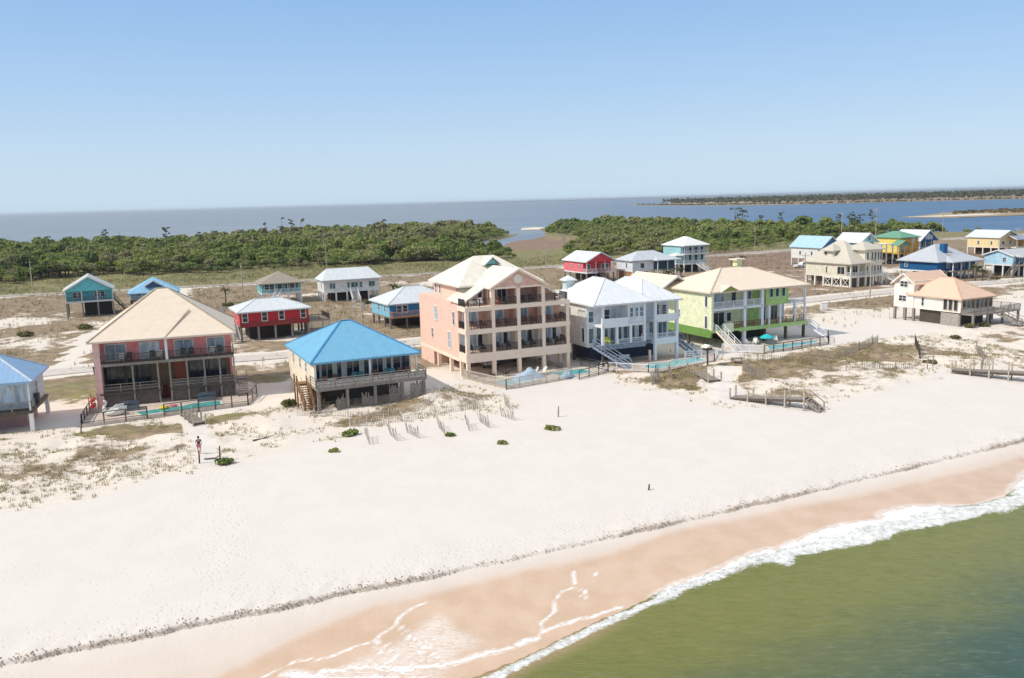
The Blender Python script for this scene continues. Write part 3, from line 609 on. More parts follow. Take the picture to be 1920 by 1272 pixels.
# inflatable swan
x,y=h.W(2.3,-4.3);r=tag(empty('inflatable_swan',(x,y,2.32),h.a+.3),'white inflatable swan beside the turquoise pool','pool float')
b=MB();n=18
prof=[]
for i in range(n):
    a=2*math.pi*i/n
    for j in range(8):
        q=2*math.pi*j/8;rr=.62+.30*math.cos(q);prof.append((rr*1.25*math.cos(a),rr*math.sin(a),.30+.28*math.sin(q)))
b.add(prof,[(i*8+j,((i+1)%n)*8+j,((i+1)%n)*8+(j+1)%8,i*8+(j+1)%8) for i in range(n) for j in range(8)]);obj('float_ring',b,WCH,r,smooth=True)
b=MB();pts=[(-.9,0,.35),(-1.2,0,.75),(-1.12,0,1.15),(-.9,0,1.45),(-.95,0,1.7),(-1.15,0,1.72)];rs=[.24,.2,.15,.13,.17,.13]
for k in range(5): b.tube(pts[k],pts[k+1],rs[k],rs[k+1],9)
nk=obj('neck',b,WCH,r,smooth=True);obj('beak',MB().tube((-1.22,0,1.70),(-1.48,0,1.62),.08,.03,7),pm('orange_beak',(230,130,40),'plain',.8),nk)
for sg in (-1,1): obj('wing',MB().extr([(-.5,sg*.85,.4),(.3,sg*.95,.95),(1.15,sg*.7,1.0),(1.0,sg*.8,.4)],(0,.12,0)),WCH,r)
x,y=h.W(7.4,-3.6);o=obj('pool_float',MB().lathe((0,0,0),[(.25,0),(.5,.05),(.55,.16),(.5,.26),(.25,.3)],14),pm('yellow_vinyl',(230,205,60),'plain',.8),smooth=True,loc=(x,y,2.31));tag(o,'yellow round pool float on the deck behind the pool','pool float')
x,y=h.W(8.4,-3.0);o=obj('pool_float',MB().lathe((0,0,0),[(.25,0),(.45,.05),(.5,.14),(.45,.22),(.25,.26)],14),pm('pink_vinyl',(222,130,140),'plain',.8),smooth=True,loc=(x,y,2.31));tag(o,'pink round pool float beside the yellow one','pool float')
for lx,c_,nm in ((-.35,(212,40,40),'red'),):
    x,y=h.W(-.35,-1.2);r=tag(empty('kayak_rack',(x,y,2.3),h.a),'rack of red kayaks standing against the left pool fence','rack')
    fb=MB()
    for yy in (-1.,1.):
        for xx in (-.3,.35): fb.box(xx-.04,xx+.04,yy-.04,yy+.04,0,1.9)
        for z in (.5,1.2): fb.box(-.3,.35,yy-.04,yy+.04,z-.05,z)
    obj('rack_frame',fb,WOOD,r)
RED=pm('red_plastic',(205,40,42),'plain',.85)
for k,z in enumerate((2.8,3.5)):
    b=MB();n=8
    for j,(yy,q) in enumerate([(-1.5,.04),(-1.,.22),(0,.32),(1.,.22),(1.5,.04)]): b.v+=[(q*math.cos(2*math.pi*i/n),yy,.16+q*.6*math.sin(2*math.pi*i/n)) for i in range(n)]
    b.f+=[(j*n+i,j*n+(i+1)%n,(j+1)*n+(i+1)%n,(j+1)*n+i) for j in range(4) for i in range(n)]+[tuple(range(n)),tuple(range(4*n,5*n))]
    o=obj('kayak',b,RED,smooth=True,loc=(x,y,z));o.rotation_euler=(0,0,h.a);tag(o,('lower' if k==0 else 'upper')+' red kayak on the rack by the pink duplex','kayak')
# ---- bungalow with the sky blue roof
CRM=pm('cream_siding',(244,232,208),'siding',.92);BLU=pm('sky_blue_metal_roof',(126,192,226),'roof',.78,rough=.5)
h=House('beach_house','cream bungalow with sky blue hip roof and long weathered front deck','house',-22.25,94.26,25.1,2.4);bungH=h
W=13.2;D=16.4
h.box('wall',(0.1,W-.8,3.4,D-.3,4.9,7.75),CRM);h.box('wall',(0.1,.35,1.0,3.4,4.9,7.75),CRM)
h.box('side_skirt',(.15,.4,4.6,D-.4,2.0,4.9),CRM)
h.hip(-.3,W-.35,.63,D,7.86,11.26,(5.5,9.2),(6.7,9.2),BLU,cap=pm('blue_ridge',(70,140,190),'plain',.85))
h.box('deck',(0,W,0,3.4,4.72,5.0),WOOD);h.box('fascia_board',(0,W,-.06,0,4.62,5.0),WOOD)
h.rail([(.05,3.),(.05,.08),(W-.05,.08),(W-.05,3.2)],5.0,1.0,WOOD,2.3,0,name='railing');h.box('rail_board',(.1,W-.1,.1,.14,5.06,5.78),pm('pale_deck_board',(206,196,186),'wood',.85))
h.posts([(.2,1.),(6.6,1.),(W-.9,1.)],7.65,WHITE,.1,5.0,'porch_post')
h.posts([(.3,.3),(3.6,.3),(6.9,.3),(10.2,.3),(W-.3,.3),(.3,9),(6.5,9),(W-1,9),(W-1,D-.6),(6.5,D-.6)],4.72,WOOD,.16)
for i,(c,w) in enumerate(((.95,.5),(2.1,1.3),(3.55,.5),(5.2,1.5),(6.9,.7),(8.2,1.3),(9.6,.6),(10.6,.9),(11.7,1.))):
    h.win('F',3.4,c,5.15 if w<1 else 5.3,w,2.15 if w<1 else 1.9,1 if w>1.2 else 0,0,WHITE,GL,.14)
for y in (5.2,8.6,12.6): h.win('L',.1,y,6.1,.55,1.1,0,1,WHITE,GL)
h.win('R',W-.8,6,5.8,.9,1.4,0,1)
for k,(x0,x1,zt) in enumerate(((2.3,3.5,3.9),(5.3,6.7,3.7),(8.6,10.,4.4),(11.2,12.9,4.5))):
    b=MB();q=x0
    while q<x1: b.box(q,q+.11,.35,.39,2.,zt+random.uniform(-.5,.2));q+=.15
    h.p('skirt_boards',b,WOOD)
h.stairs((-.75,4.2,4.9),(-.75,.6,2.7),(.55,0),BWOOD);h.box('landing',(-1.4,.1,4.2,5.8,4.7,4.9),BWOOD);h.posts([(-1.3,4.3),(-1.3,5.7)],5.9,BWOOD,.08)
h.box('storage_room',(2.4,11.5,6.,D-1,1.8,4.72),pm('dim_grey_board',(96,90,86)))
g='teal adirondack chairs on the bungalow porch'
for i,(x,y) in enumerate(((5.,1.9),(6.,2.0),(8.9,2.0),(9.6,1.6))): chair(h,x,y,5.,random.uniform(-.4,.4),TCH,'teal wooden chair on the blue roofed bungalow porch',g)
g='brown chairs on the bungalow porch'
for i,(x,y) in enumerate(((1.6,1.5),(2.6,1.8),(10.6,1.7),(11.3,1.4),(7.6,2.1))): chair(h,x,y,5.,random.uniform(-.4,.4),RCH,'brown wooden chair on the blue roofed bungalow porch',g)
table(h,2.1,1.1,5.,WCH,'white round table on the bungalow porch near its left end');table(h,10.1,1.2,5.,DCH,'dark round table on the bungalow porch near its right end')
# ---- peach four storey house
GDOOR=glassmat('pale_blue_door_glass',(.24,.34,.42),.1,.9)
PEA=pm('peach_stucco',(247,208,188),'plain',.87,var=.05);PFR=pm('pale_peach_frame',(246,220,198),'plain',.98,var=.04);PDK=pm('rose_brown_wall',(222,180,162),'siding',1.);CRF=pm('cream_metal_roof',(240,232,216),'roof',.9,rough=.5)
h=House('beach_house','tall peach four storey house with stacked balconies and cream gable roof','house',-6.08,111.6,24.6);peachH=h
W=15.63;D=18.8
SL=[(4.15,5.35),(7.95,8.6),(11.0,11.6)]
h.box('wall',(0.,W,2.7,D,4.15,11.6),PEA);h.box('parapet',(0.,W,5.2,D,11.6,11.95),PEA)
h.box('base_band',(-.06,W+.06,2.64,D+.06,4.0,4.45),PFR)
for a,b_ in SL: h.box('balcony_slab',(-.05,W+.05,-.05,2.7,a,b_),PFR)
cx=[.28,4.05,7.82,11.58,W-.28]
for i,x in enumerate(cx):
    h.box('column',(x-.24,x+.24,0,.5,1.8,4.15),PFR)
    for (a,b_) in ((5.35,7.95),(8.6,11.0)): h.box('column',(x-.24,x+.24,0,.5,a,b_),PFR)
    if 0<i<4: h.box('column',(x-.26,x+.26,0,.5,11.6,14.0),PFR)
    if 0<i<4:
        for (a,b_) in ((5.35,7.95),(8.6,11.0),(11.6,14.)): h.box('party_wall',(x-.1,x+.1,1.0 if i==2 else 1.6,2.7,a,b_),PDK if a>6 else CREAMTRIM)
h.posts([(.28,6.5),(.28,11.5),(W-.28,6.5),(W-.28,11.5),(.28,2.6),(W-.28,2.6)],4.15,PFR,.24,1.8,'column')
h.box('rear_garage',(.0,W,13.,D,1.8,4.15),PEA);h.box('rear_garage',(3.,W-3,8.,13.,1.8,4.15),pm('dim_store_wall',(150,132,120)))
DR=pm('dark_balcony_rail',(70,62,60),'plain',.9)
for fl,(a,b_) in enumerate(((5.35,7.95),(8.6,11.0),(11.6,14.))):
    for i in range(4):
        x0,x1=cx[i]+.24,cx[i+1]-.24
        h.rail([(x0,.2),(x1,.2)],a,1.0 if fl else .95,DR,1.8,.11,name='balcony_railing')
    h.rail([(.12,.5),(.12,2.6)],a,1.0,DR,2,.11,name='balcony_railing');h.rail([(W-.12,.5),(W-.12,2.6)],a,1.0,DR,2,.11,name='balcony_railing')
    if fl<2:
        for i in range(4):
            c=(cx[i]+cx[i+1])/2-.4+(i==3)*.1
            h.win('F',2.65,c,a+.1,1.9 if fl else 1.5,2.1 if fl else 2.25,1 if fl else 2,0,WHITE,GDOOR,.24,'french_door')
            if not fl: h.win('F',2.65,c+1.35,a+.5,.6,1.6,0,0,WHITE,GL,.1)
        h.box('rose_panel',(.1,W-.1,2.66,2.695,a,b_),PDK if fl else WHITE)
h.box('attic_front_wall',(3.7,11.95,2.9,3.1,11.6,14.0),PDK)
for c in (4.9,8.7): h.win('F',2.9,c,11.7,.75,2.0,0,0,WHITE,GL,.2,'french_door')
h.win('F',2.9,6.6,11.7,1.3,2.0,1,0,WHITE,GL,.12,'french_door');h.win('F',2.6,3.2,11.7,.6,1.8,0,0,WHITE,GL,.16,'french_door')
h.box('attic_wall',(1.9,13.7,8.1,17.2,11.6,13.95),PEA);h.box('attic_wall',(3.7,11.95,3.1,8.1,11.6,13.9),PEA)
for y in (14.5,16.2): h.win('L',1.9,y,12.2,.55,1.2,0,1,WHITE,GL)
# main roof, front gable and the two lean-to slopes
mr=h.hip(1.2,14.4,5.,17.9,13.95,17.6,(6.2,11.6),(9.4,11.6),CRF,cap=None)
h.gable(3.55,12.1,-.35,9.5,14.0,16.35,'y',CRF,.2,'roof',PFR);h.gwall(3.75,11.9,.05,14.0,16.1,PDK);h.box('gable_beam',(3.8,11.85,0.,.5,13.75,14.02),PFR)
b=MB();c0=Vector((7.8,.0,14.95));n=20
b.add([(7.8+.62*math.cos(2*math.pi*i/n),y,14.98+.62*math.sin(2*math.pi*i/n)) for y in (-.04,.08) for i in range(n)],[tuple(range(n)),tuple(range(n,2*n))]+[(i,(i+1)%n,n+(i+1)%n,n+i) for i in range(n)]);h.p('round_vent',b,CREAMTRIM)
for sg in (0,1):
    f=(lambda x:x) if sg==0 else (lambda x:W-x)
    b=MB().extr([(f(.35),1.7,12.0),(f(3.9),1.7,14.15),(f(3.9),1.7,13.93),(f(.35),1.7,11.78)],(0,6.3,0));h.p('lean_to_roof',b,CRF)
    b=MB().extr([(f(.8),2.6,11.6),(f(.8),2.6,12.1),(f(3.8),2.6,13.95),(f(3.8),2.6,11.6)],(0,.2,0));h.p('lean_to_wall',b,PDK)
b=MB().extr([(6.9,8.6,16.5),(8.7,8.6,16.5),(7.8,8.6,17.3)],(0,3,0));h.p('roof_gablet',b,pm('pale_turquoise_board',(140,200,200)))
h.gable(6.5,9.1,8.3,11.7,16.45,17.55,'y',CRF,.1,'gablet_roof')
for y,z,w,hh in ((4.3,8.9,.5,1.7),(11.5,8.8,1.0,1.9),(13.2,6.0,.5,1.3),(6.2,5.4,1.0,2.2)): h.win('L',0.,y,z,w,hh,0,1,WHITE,GC if w>.6 else GL)
for y,z in ((6,9),(12,9),(9,6)): h.win('R',W,y,z,.9,1.6,0,1)
for i,(x,y,fl) in enumerate(((1.3,1.,5.35),(2.9,1.,5.35),(5.3,1.1,5.35),(6.6,1.,5.35),(9.,1.,5.35),(10.4,1.1,5.35),(12.8,1.,5.35),(14.2,1.,5.35))): chair(h,x,y,fl,random.uniform(-.5,.5),DCH,'dark patio chair on the lowest balcony of the peach house','chairs on the lowest peach balcony')
for i,(x,y,fl) in enumerate(((1.6,1.,8.6),(3.,1.1,8.6),(5.2,1.,8.6),(6.5,1.,8.6),(9.2,1.1,8.6),(10.5,1.,8.6),(13.,1.,8.6),(14.3,1.,8.6))): chair(h,x,y,fl,random.uniform(-.5,.5),RCH,'brown patio chair on the middle balcony of the peach house','chairs on the middle peach balcony')
for i,(x,y,fl) in enumerate(((1.7,1.4,11.6),(2.7,1.2,11.6))): chair(h,x,y,fl,random.uniform(-.5,.5),WCH,'white lounge chair on the left roof terrace of the peach house','chairs on the left peach roof terrace')
for i,(x,y,fl) in enumerate(((4.9,.9,11.6),(5.5,1.4,11.6))): chair(h,x,y,fl,random.uniform(-.5,.5),pm('orange_chair_paint',(226,150,110),'plain',.9),'orange chair on the top balcony under the peach gable','orange chairs on the top peach balcony')
for i,(x,y,fl) in enumerate(((8.9,1.2,11.6),(10.3,1.2,11.6))): chair(h,x,y,fl,random.uniform(-.5,.5),DCH,'dark chair on the top balcony under the peach gable','dark chairs on the top peach balcony')
def closed_umbrella(h,lx,ly,z,label,m):
    x,y=h.W(lx,ly);r=tag(empty('patio_umbrella',(x,y,z),0),label,'umbrella');obj('pole',MB().tube((0,0,0),(0,0,2.25),.025,.025,6),DARK,r);obj('canopy',MB().lathe((0,0,0),[(.16,.95),(.14,1.5),(.09,2.1),(.02,2.25)],8),m,r)
NAVY=pm('navy_canvas',(40,44,62),'plain',.9)
closed_umbrella(h,2.2,.9,5.35,'closed dark umbrella on the lowest peach balcony, left bay',NAVY);closed_umbrella(h,9.6,.9,5.35,'closed dark umbrella on the lowest peach balcony, third bay',NAVY)
for i,(x,y) in enumerate(((2.2,5.),(6,4.),(9.6,5.2),(13.4,4.6))): table(h,x,y,2.0,DCH,'dark round table in the shaded ground floor of the peach house','tables under the peach house')
pooldeck('pool_deck',h,[(-.2,-.3),(2.,-8.),(12.3,-6.3),(12.6,-8.),(W+2.8,-5.4),(W+1.6,0.),(W,2.6),(0,2.6)],2.06,pm('white_deck_paving',(228,216,202),'plain',.8),'pale paving in front of the peach house')
pool(h,[(2.6,-6.9),(8.,-5.9),(6.6,-3.2),(1.8,-3.6)],2.06,PALEP,'pale blue pool at the left corner in front of the peach house');pool(h,[(11.6,-5.6),(W+1.1,-5.2),(W+.6,-2.2),(10.4,-2.6)],2.06,AQUA,'aqua pool at the right corner in front of the peach house')
GF=pm('pale_fence_metal',(196,186,172),'plain',.9)
poolfence('pool_fence',h,[(-.3,.6),(2.,-8.1),(12.3,-6.4)],2.06,GF,'pale slatted pool fence along the left of the peach house pools',1.25,2.2,'slat');poolfence('pool_fence',h,[(12.5,-8.1),(W+2.9,-5.4),(W+1.7,0.)],2.06,DARK,'dark rail fence round the aqua pool of the peach house',1.2,2.2,'wire')
# draped blue cover and folded umbrellas on the peach pool deck
def drape(name,h,lx,ly,z,rx,ry,hh,m,label,cat,seed=1,n=14):
    x,y=h.W(lx,ly);vs=[];fs=[]
    for i in range(n+1):
        for j in range(n+1):
            u,v=i/n*2-1,j/n*2-1;r=max(abs(u),abs(v));zz=hh*(1-r**1.2)*(.15+1.5*float(fbm(np.array([u*2.+seed]),np.array([v*2.]),1.9,4,seed)[0]));vs.append((u*rx,v*ry,max(zz,0.)))
    fs=[(i*(n+1)+j,(i+1)*(n+1)+j,(i+1)*(n+1)+j+1,i*(n+1)+j+1) for i in range(n) for j in range(n)]
    k=len(vs);vs+=[(-rx,-ry,-.02),(rx,-ry,-.02),(rx,ry,-.02),(-rx,ry,-.02)];fs.append((k,k+3,k+2,k+1))
    b=MB().add(vs,fs);o=obj(name,b,m,smooth=True,loc=(x,y,z));o.rotation_euler=(0,0,h.a);return tag(o,label,cat)
drape('blue_tarp',h,7.2,-3.8,2.07,2.3,1.1,1.25,pm('pale_blue_tarp',(180,198,218),'plain',.9,rough=.4),'crumpled pale blue tarp heaped between the two peach house pools','tarp',3)
drape('blue_cover',h,12.,-5.9,2.07,.9,.6,1.0,pm('sky_blue_vinyl',(160,200,225),'plain',.9,rough=.4),'small blue cover on the front fence by the aqua pool','cover',5)
for i,(x,y) in enumerate(((9.6,-3.2),(10.1,-2.4),(9.0,-2.0))): chair(h,x,y,2.07,random.uniform(-2,2),WCH,'white pool chair beside the crumpled blue tarp','chairs by the blue tarp')
for i,(x,y) in enumerate(((3.2,-1.2),(5.2,-1.0),(13.2,-1.2))): chair(h,x,y,2.07,random.uniform(-2,2),DCH,'dark pool chair in front of the peach house ground floor','chairs in front of the peach ground floor')
# ---- white house
WSD=pm('white_siding',(238,236,230),'siding',.9);GSD=pm('shaded_white_siding',(226,230,234),'siding',.95);WRF=pm('white_metal_roof',(240,242,244),'roof',.86,rough=.5);BGW=pm('blue_grey_wood',(150,164,182),'wood',.85);FWH=pm('porch_white',(232,234,238),'plain',.95,var=.03)  # cooler white copy carries the front's shade in its colour; left stays warm
h=House('beach_house','white two storey house with white metal roof and deep porches','house',12.65,117.54,24.0);whiteH=h
W=12.62;D=13.4
h.box('wall',(-1.1,W,2.4,D,4.75,10.7),GSD);h.box('side_wall',(-1.16,-1.1,2.4,D,4.7,10.7),WSD);h.box('floor_frame',(-1.1,W,2.4,D,4.5,4.75),WSD)
h.box('bay_wall',(4.3,7.0,.25,2.4,7.75,10.7),GSD);h.box('porch_floor',(0,7.,0,2.4,4.4,4.95),BGW);h.box('porch_floor',(8.7,W,0,2.4,4.4,4.95),FWH);h.box('porch_floor',(7.,8.7,.9,2.4,4.5,4.9),BGW)
h.box('fascia_board',(-.05,7.05,-.08,0,4.35,5.05),BGW);h.box('fascia_board',(8.65,W+.05,-.08,0,4.35,5.3),FWH)
h.box('balcony_floor',(0,4.3,0,2.4,7.45,7.75),FWH);h.box('balcony_floor',(8.7,W,0,2.4,7.6,7.9),FWH);h.box('balcony_floor',(4.3,7.,0,2.4,7.5,7.75),FWH)
h.box('balcony_front',(.25,4.25,.02,.12,7.45,8.75),FWH);h.box('balcony_front',(8.9,W-.2,.02,.12,7.6,8.7),FWH)
for x in (.15,2.4,4.65,6.95): h.box('column',(x-.17,x+.17,.0,.34,4.95,10.7 if x<1 or x>6 else 7.5),FWH)
for x in (8.8,W-.1): h.box('column',(x-.2,x+.2,.0,.4,1.8,10.7),FWH)
h.box('column',(7.9,8.2,.3,.6,1.8,3.6),CREAMTRIM)
for x in (1.3,3.55,5.8): h.win('F',2.4,x,5.05,1.8,2.2,2,0,FWH,GT,.1,'porch_screen')
for x in (9.9,11.5): h.win('F',2.4,x,5.05,1.4,2.3,1,0,FWH,GT,.1,'french_door')
for x in (4.85,5.7,6.5): h.win('F',.25,x,8.7,.5,1.3,0,1,FWH,GB,.1)
h.win('F',2.4,2.0,8.0,1.0,1.7,0,1,FWH,GL);h.win('F',2.4,3.2,8.0,.7,1.7,0,0,FWH,GC);h.win('F',2.4,10.4,8.3,.9,1.5,0,1,FWH,GL);h.win('F',2.4,11.8,8.3,.7,1.4,0,3,FWH,GL)
h.win('F',2.4,-.5,8.1,.75,1.5,0,1,FWH,GT);h.win('F',2.4,-.5,5.1,.75,2.1,0,0,FWH,GT);h.door('F',2.4,7.8,4.95,.8,2.0,FWH,GL);h.win('L',-1.16,3.4,5.2,.7,2.,0,0,FWH,GL)
h.rail([(2.6,.06),(6.8,.06)],4.95,.75,FWH,2.2,.16);h.rail([(9.,.06),(W-.3,.06)],5.0,.95,FWH,2.,.14);h.rail([(7.,.95),(8.7,.95)],4.95,1.,FWH,2.,.14)
h.hip(-1.7,8.6,-.5,D+.6,10.83,13.9,(3.4,5.2),(3.4,8.6),WRF,cap=WRF)
h.hip(6.2,W+.55,-.4,D+.4,10.80,13.55,(9.3,4.6),(9.3,9.),WRF,cap=WRF)
cb=MB().box(.2,1.5,10.9,12.2,11.2,13.4);cp=h.p('cupola',cb,pm('pale_aqua_siding',(214,232,236)));h.hip(-.15,1.85,10.55,12.55,13.4,14.1,(.85,11.5),(.85,11.6),WRF,.12,'cupola_roof',parent=cp)
h.posts([(.2,.3),(4.,5),(W-.3,7),(-.8,7),(-.8,D-.4),(6,D-.4),(W-.3,D-.4),(7,5)],4.45,DWOOD,.17)
h.box('underfloor_dark_box',(.5,11.9,4.4,10.,1.8,4.45),pm('underfloor_shade_blue',(60,72,92)))  # dark box stands in for the shade under the white house
h.stairs((-.6,1.2,4.9),(2.6,-3.0,2.1),(.5,.35),BGW,n=13);h.stairs((13.3,2.4,4.9),(15.2,-1.6,2.1),(.62,.28),BGW,n=13);h.box('landing',(W,14.1,2.0,3.2,4.7,4.9),BGW)
h.rail([(13.2,-1.),(15.6,-1.7)],2.1,1.,FWH,1.3,0)
YC=pm('lime_yellow_fabric',(216,214,90),'plain',.85)
for x in (.9,1.8): chair(h,x,1.1,4.95,random.uniform(-.4,.4),YC,'lime yellow chair on the lower porch of the white house','yellow chairs on the white house porch')
pooldeck('pool_deck',h,[(1.5,-4.6),(4.,-7.2),(15.8,-4.4),(19.,-1.),(17.,2.4),(1.,2.4)],2.08,pm('tan_deck_paving',(216,196,180),'plain',.75),'tan paving in front of the white house')
pool(h,[(4.2,-3.6),(5.0,-5.9),(14.8,-4.2),(15.2,-1.6),(11.,-1.1),(9.4,-2.1),(6.4,-1.7)],2.08,AQUA,'long turquoise pool in front of the white house')
poolfence('pool_fence',h,[(-1.2,-1.6),(3.2,-6.6),(4.,-7.2),(15.8,-4.4),(19.,-1.)],2.08,FWH,'white rail pool fence in front of the white house',1.05,2.2,'wire')
x,y=h.W(9.6,.8);o=obj('patio_bench',MB().box(-.9,.9,-.25,.25,.4,.46).box(-.85,-.78,-.2,.2,0,.4).box(.78,.85,-.2,.2,0,.4).box(-.9,.9,.2,.25,.46,.95),FWH,loc=(h.W(4.6,1.6)[0],h.W(4.6,1.6)[1],2.08));o.rotation_euler=(0,0,h.a);tag(o,'white bench in the shade under the white house','bench')
# ---- lime green house
LIM=pm('lime_yellow_siding',(243,246,206),'siding',.95);GRN=pm('leaf_green_siding',(182,212,134),'siding',.95);DGR=pm('deep_green_band',(124,164,80),'siding',.9);TANR=pm('tan_shingle_roof',(240,222,200),'shingle',.92)
h=House('beach_house','lime green two storey house with tan roof and white porch columns','house',30.7,129.8,25.1);limeH=h
W=19.3;D=13.6
h.box('wall',(0,11.5,2.6,D,4.9,10.6),LIM);h.box('wall',(11.5,16.2,.9,D,7.9,10.6),GRN);h.box('wall',(11.5,W-1.8,3.2,D,4.5,7.9),GSD);h.box('wall',(16.2,W-1.8,3.2,D,7.9,10.6),GRN)
h.box('side_wall',(0.,.25,0.,2.6,4.9,10.6),LIM);h.box('green_band',(-.03,.3,.1,D,3.6,4.9),DGR);h.box('green_wall',(8.,11.5,2.5,2.6,4.9,10.6),GRN)
h.box('porch_floor',(0,W,0,3.2,4.35,4.75),GRN);h.box('fascia_board',(5.4,W,-.08,0,4.2,4.8),GRN);h.box('balcony_floor',(.25,10.2,0,2.6,7.75,8.1),FWH);h.box('balcony_floor',(16.2,W,.4,3.2,7.75,8.0),FWH)
for x,z0 in ((6.6,2.),(10.1,4.75)): h.box('column',(x-.25,x+.25,0,.5,z0,10.6),FWH)
for x in (.15,): h.box('column',(x-.2,x+.2,-.1,.2,4.75,10.6),LIM)
for x in (11.6,13.9,17.): h.box('column',(x-.17,x+.17,.1,.44,4.75,7.9),FWH)
h.box('column',(W-.35,W-.1,.1,.35,4.75,10.6),FWH)
h.rail([(.3,.08),(6.3,.08)],8.1,1.0,FWH,2,.14);h.rail([(6.85,.08),(9.85,.08)],8.1,1.0,FWH,2,.14);h.rail([(16.3,.45),(W-.2,.45)],8.0,1.0,WHITE,2,.14)
h.rail([(6.85,.08),(9.85,.08)],4.75,1.0,RCH,2,.13);h.rail([(4.3,.08),(6.3,.08)],4.75,1.0,RCH,2,.13);h.rail([(11.1,.15),(W-.2,.15)],4.75,1.0,RCH,2,.13);h.box('deck_front',(2.3,4.3,-.05,.05,4.3,5.7),LIM)
h.box('slab_soffit',(11.5,16.2,.85,.9,7.75,8.9),GRN)
for x,w in ((.9,.6),): h.win('F',2.6,x,8.3,w,1.8,0,0,FWH,GL);h.win('F',2.6,x,5.0,w,2.1,0,0,FWH,GL)
h.win('F',2.6,3.1,8.2,2.6,1.9,3,0,FWH,GC,.12,'french_door');h.win('F',2.6,3.4,4.95,2.2,2.1,1,0,FWH,GL,.14,'french_door');h.win('F',2.6,5.5,5.3,.8,1.6,0,0,FWH,GL);h.win('F',2.6,6.4,8.3,.8,1.8,0,0,FWH,GL)
h.win('F',2.5,8.6,8.3,.6,1.9,0,0,FWH,GL);h.win('F',2.5,9.5,8.5,.6,1.7,0,0,FWH,GT);h.win('F',2.5,8.7,5.0,.8,2.1,0,0,FWH,GL,name='door')
for x in (12.6,13.8,15.1): h.win('F',.9,x,9.05,.6,1.3,0,0,pm('mint_frame',(186,222,200),'plain',.9),GL,.14)
for x in (12.8,15.3): h.win('F',3.2,x,4.9,1.3,2.3,1,0,FWH,GL,.14,'french_door')
h.win('F',3.2,16.8,8.2,.7,2.,0,0,FWH,GL,name='door');h.win('L',0.,1.2,8.4,.5,1.6,0,0,FWH,GL);h.win('L',0.,1.2,5.0,.5,1.9,0,0,FWH,GL);h.win('L',0.,8.2,6.1,.5,1.2,0,1,FWH,GL)
h.hip(-.6,W+.4,-.5,D+.4,10.76,13.7,(7.4,6.9),(12.6,6.9),TANR,cap=pm('tan_ridge',(206,190,164),'plain',.85));h.box('rear_wing_wall',(-2.4,4.,D,21.,4.,10.2),pm('pale_aqua_board',(206,236,240),'siding',.95));h.gable(-3.,4.6,D-4.,21.6,10.3,12.6,'y',TANR,.18,'roof',WHITE);h.gwall(-2.4,4.,D-.1,10.2,12.3,MATS['pale_aqua_board'])

b=MB().extr([(1.6,-.52,10.72),(4.6,-.52,10.72),(3.1,-.52,11.45)],(0,1.6,0));h.p('gable_vent',b,pm('olive_green_board',(170,180,80)))
h.gable(1.3,4.9,-.7,2.4,10.72,11.6,'y',TANR,.1,'vent_roof')
cb=MB().box(10.7,11.8,7.,8.1,12.4,14.7);cp=h.p('chimney',cb,pm('pale_lime_siding',(234,240,190)));h.box('chimney_cap',(10.25,12.25,6.55,8.55,14.7,14.95),TANR,cp)
h.stairs((1.5,-.1,4.75),(2.1,-3.7,2.12),(.72,.1),CREAMTRIM,n=13,rm=FWH);b=MB().extr([(2.3,-.1,4.3),(2.85,-3.5,2.),(2.3,-.1,2.)],(.1,.0,0));h.p('stair_panel',b,LIM)
h.posts([(W-.3,.3),(10.9,.4),(15.3,.4),(0.3,6),(0.3,D-.3),(8,D-.3),(W-2.4,D-.3),(9.5,5),(14,5)],4.35,DWOOD,.18)
h.box('underfloor_dark_box',(6.5,15.,5.,11.,1.8,4.35),pm('underfloor_shade_green',(58,66,56)))  # dark block put in as shade beneath the lime floor
h.stairs((W+.1,1.4,4.75),(W+2.4,-2.2,2.2),(.5,.3),FWH,n=13)
for i,(x,y) in enumerate(((1.2,1.2),(4.8,1.3))): chair(h,x,y,8.1,random.uniform(-.3,.3),WCH,'white chair on the upper porch of the lime green house','white chairs on the lime upper porch')
for i,(x,y) in enumerate(((1.6,1.2),(4.6,1.2),(4.9,.9))): chair(h,x,y,4.75,random.uniform(-.3,.3),WCH,'white chair on the lower porch of the lime green house','white chairs on the lime lower porch')
pooldeck('pool_deck',h,[(2.,-4.4),(3.5,-7.8),(17.5,-6.6),(20.5,-2.8),(19.6,2.),(2.,2.)],2.1,pm('grey_deck_paving',(212,200,190),'plain',.78),'grey paving in front of the lime green house')
pool(h,[(5.6,-6.6),(16.6,-5.6),(18.,-3.8),(12.,-3.9),(8.,-3.4)],2.1,AQUA,'long pale aqua pool in front of the lime green house')
poolfence('pool_fence',h,[(-.6,-3.4),(3.5,-7.9)],2.1,FWH,'white pool fence at the left of the lime green house deck',1.2,2.,'slat');poolfence('pool_fence',h,[(3.5,-7.9),(17.6,-6.6),(21.5,-2.6)],2.1,DARK,'dark rail pool fence in front of the lime green house',1.2,1.9,'wire')
x,y=h.W(9.6,-1.6);r=tag(empty('patio_umbrella',(x,y,2.1),0),'low turquoise umbrella open on the lime green house deck','umbrella');obj('pole',MB().tube((0,0,0),(0,0,1.5),.03,.03,6),DARK,r);obj('canopy',MB().lathe((0,0,0),[(1.15,.95),(.8,1.25),(.35,1.45),(.02,1.52)],10),pm('turquoise_canvas',(40,190,195),'plain',.9),r)
for i,(x,y) in enumerate(((6.4,-1.2),(7.2,-1.6),(8.2,-.9),(11.6,-1.4))): chair(h,x,y,2.1,random.uniform(-2,2),WCH,'white lounge chair on the paving below the lime green house','white chairs below the lime house')
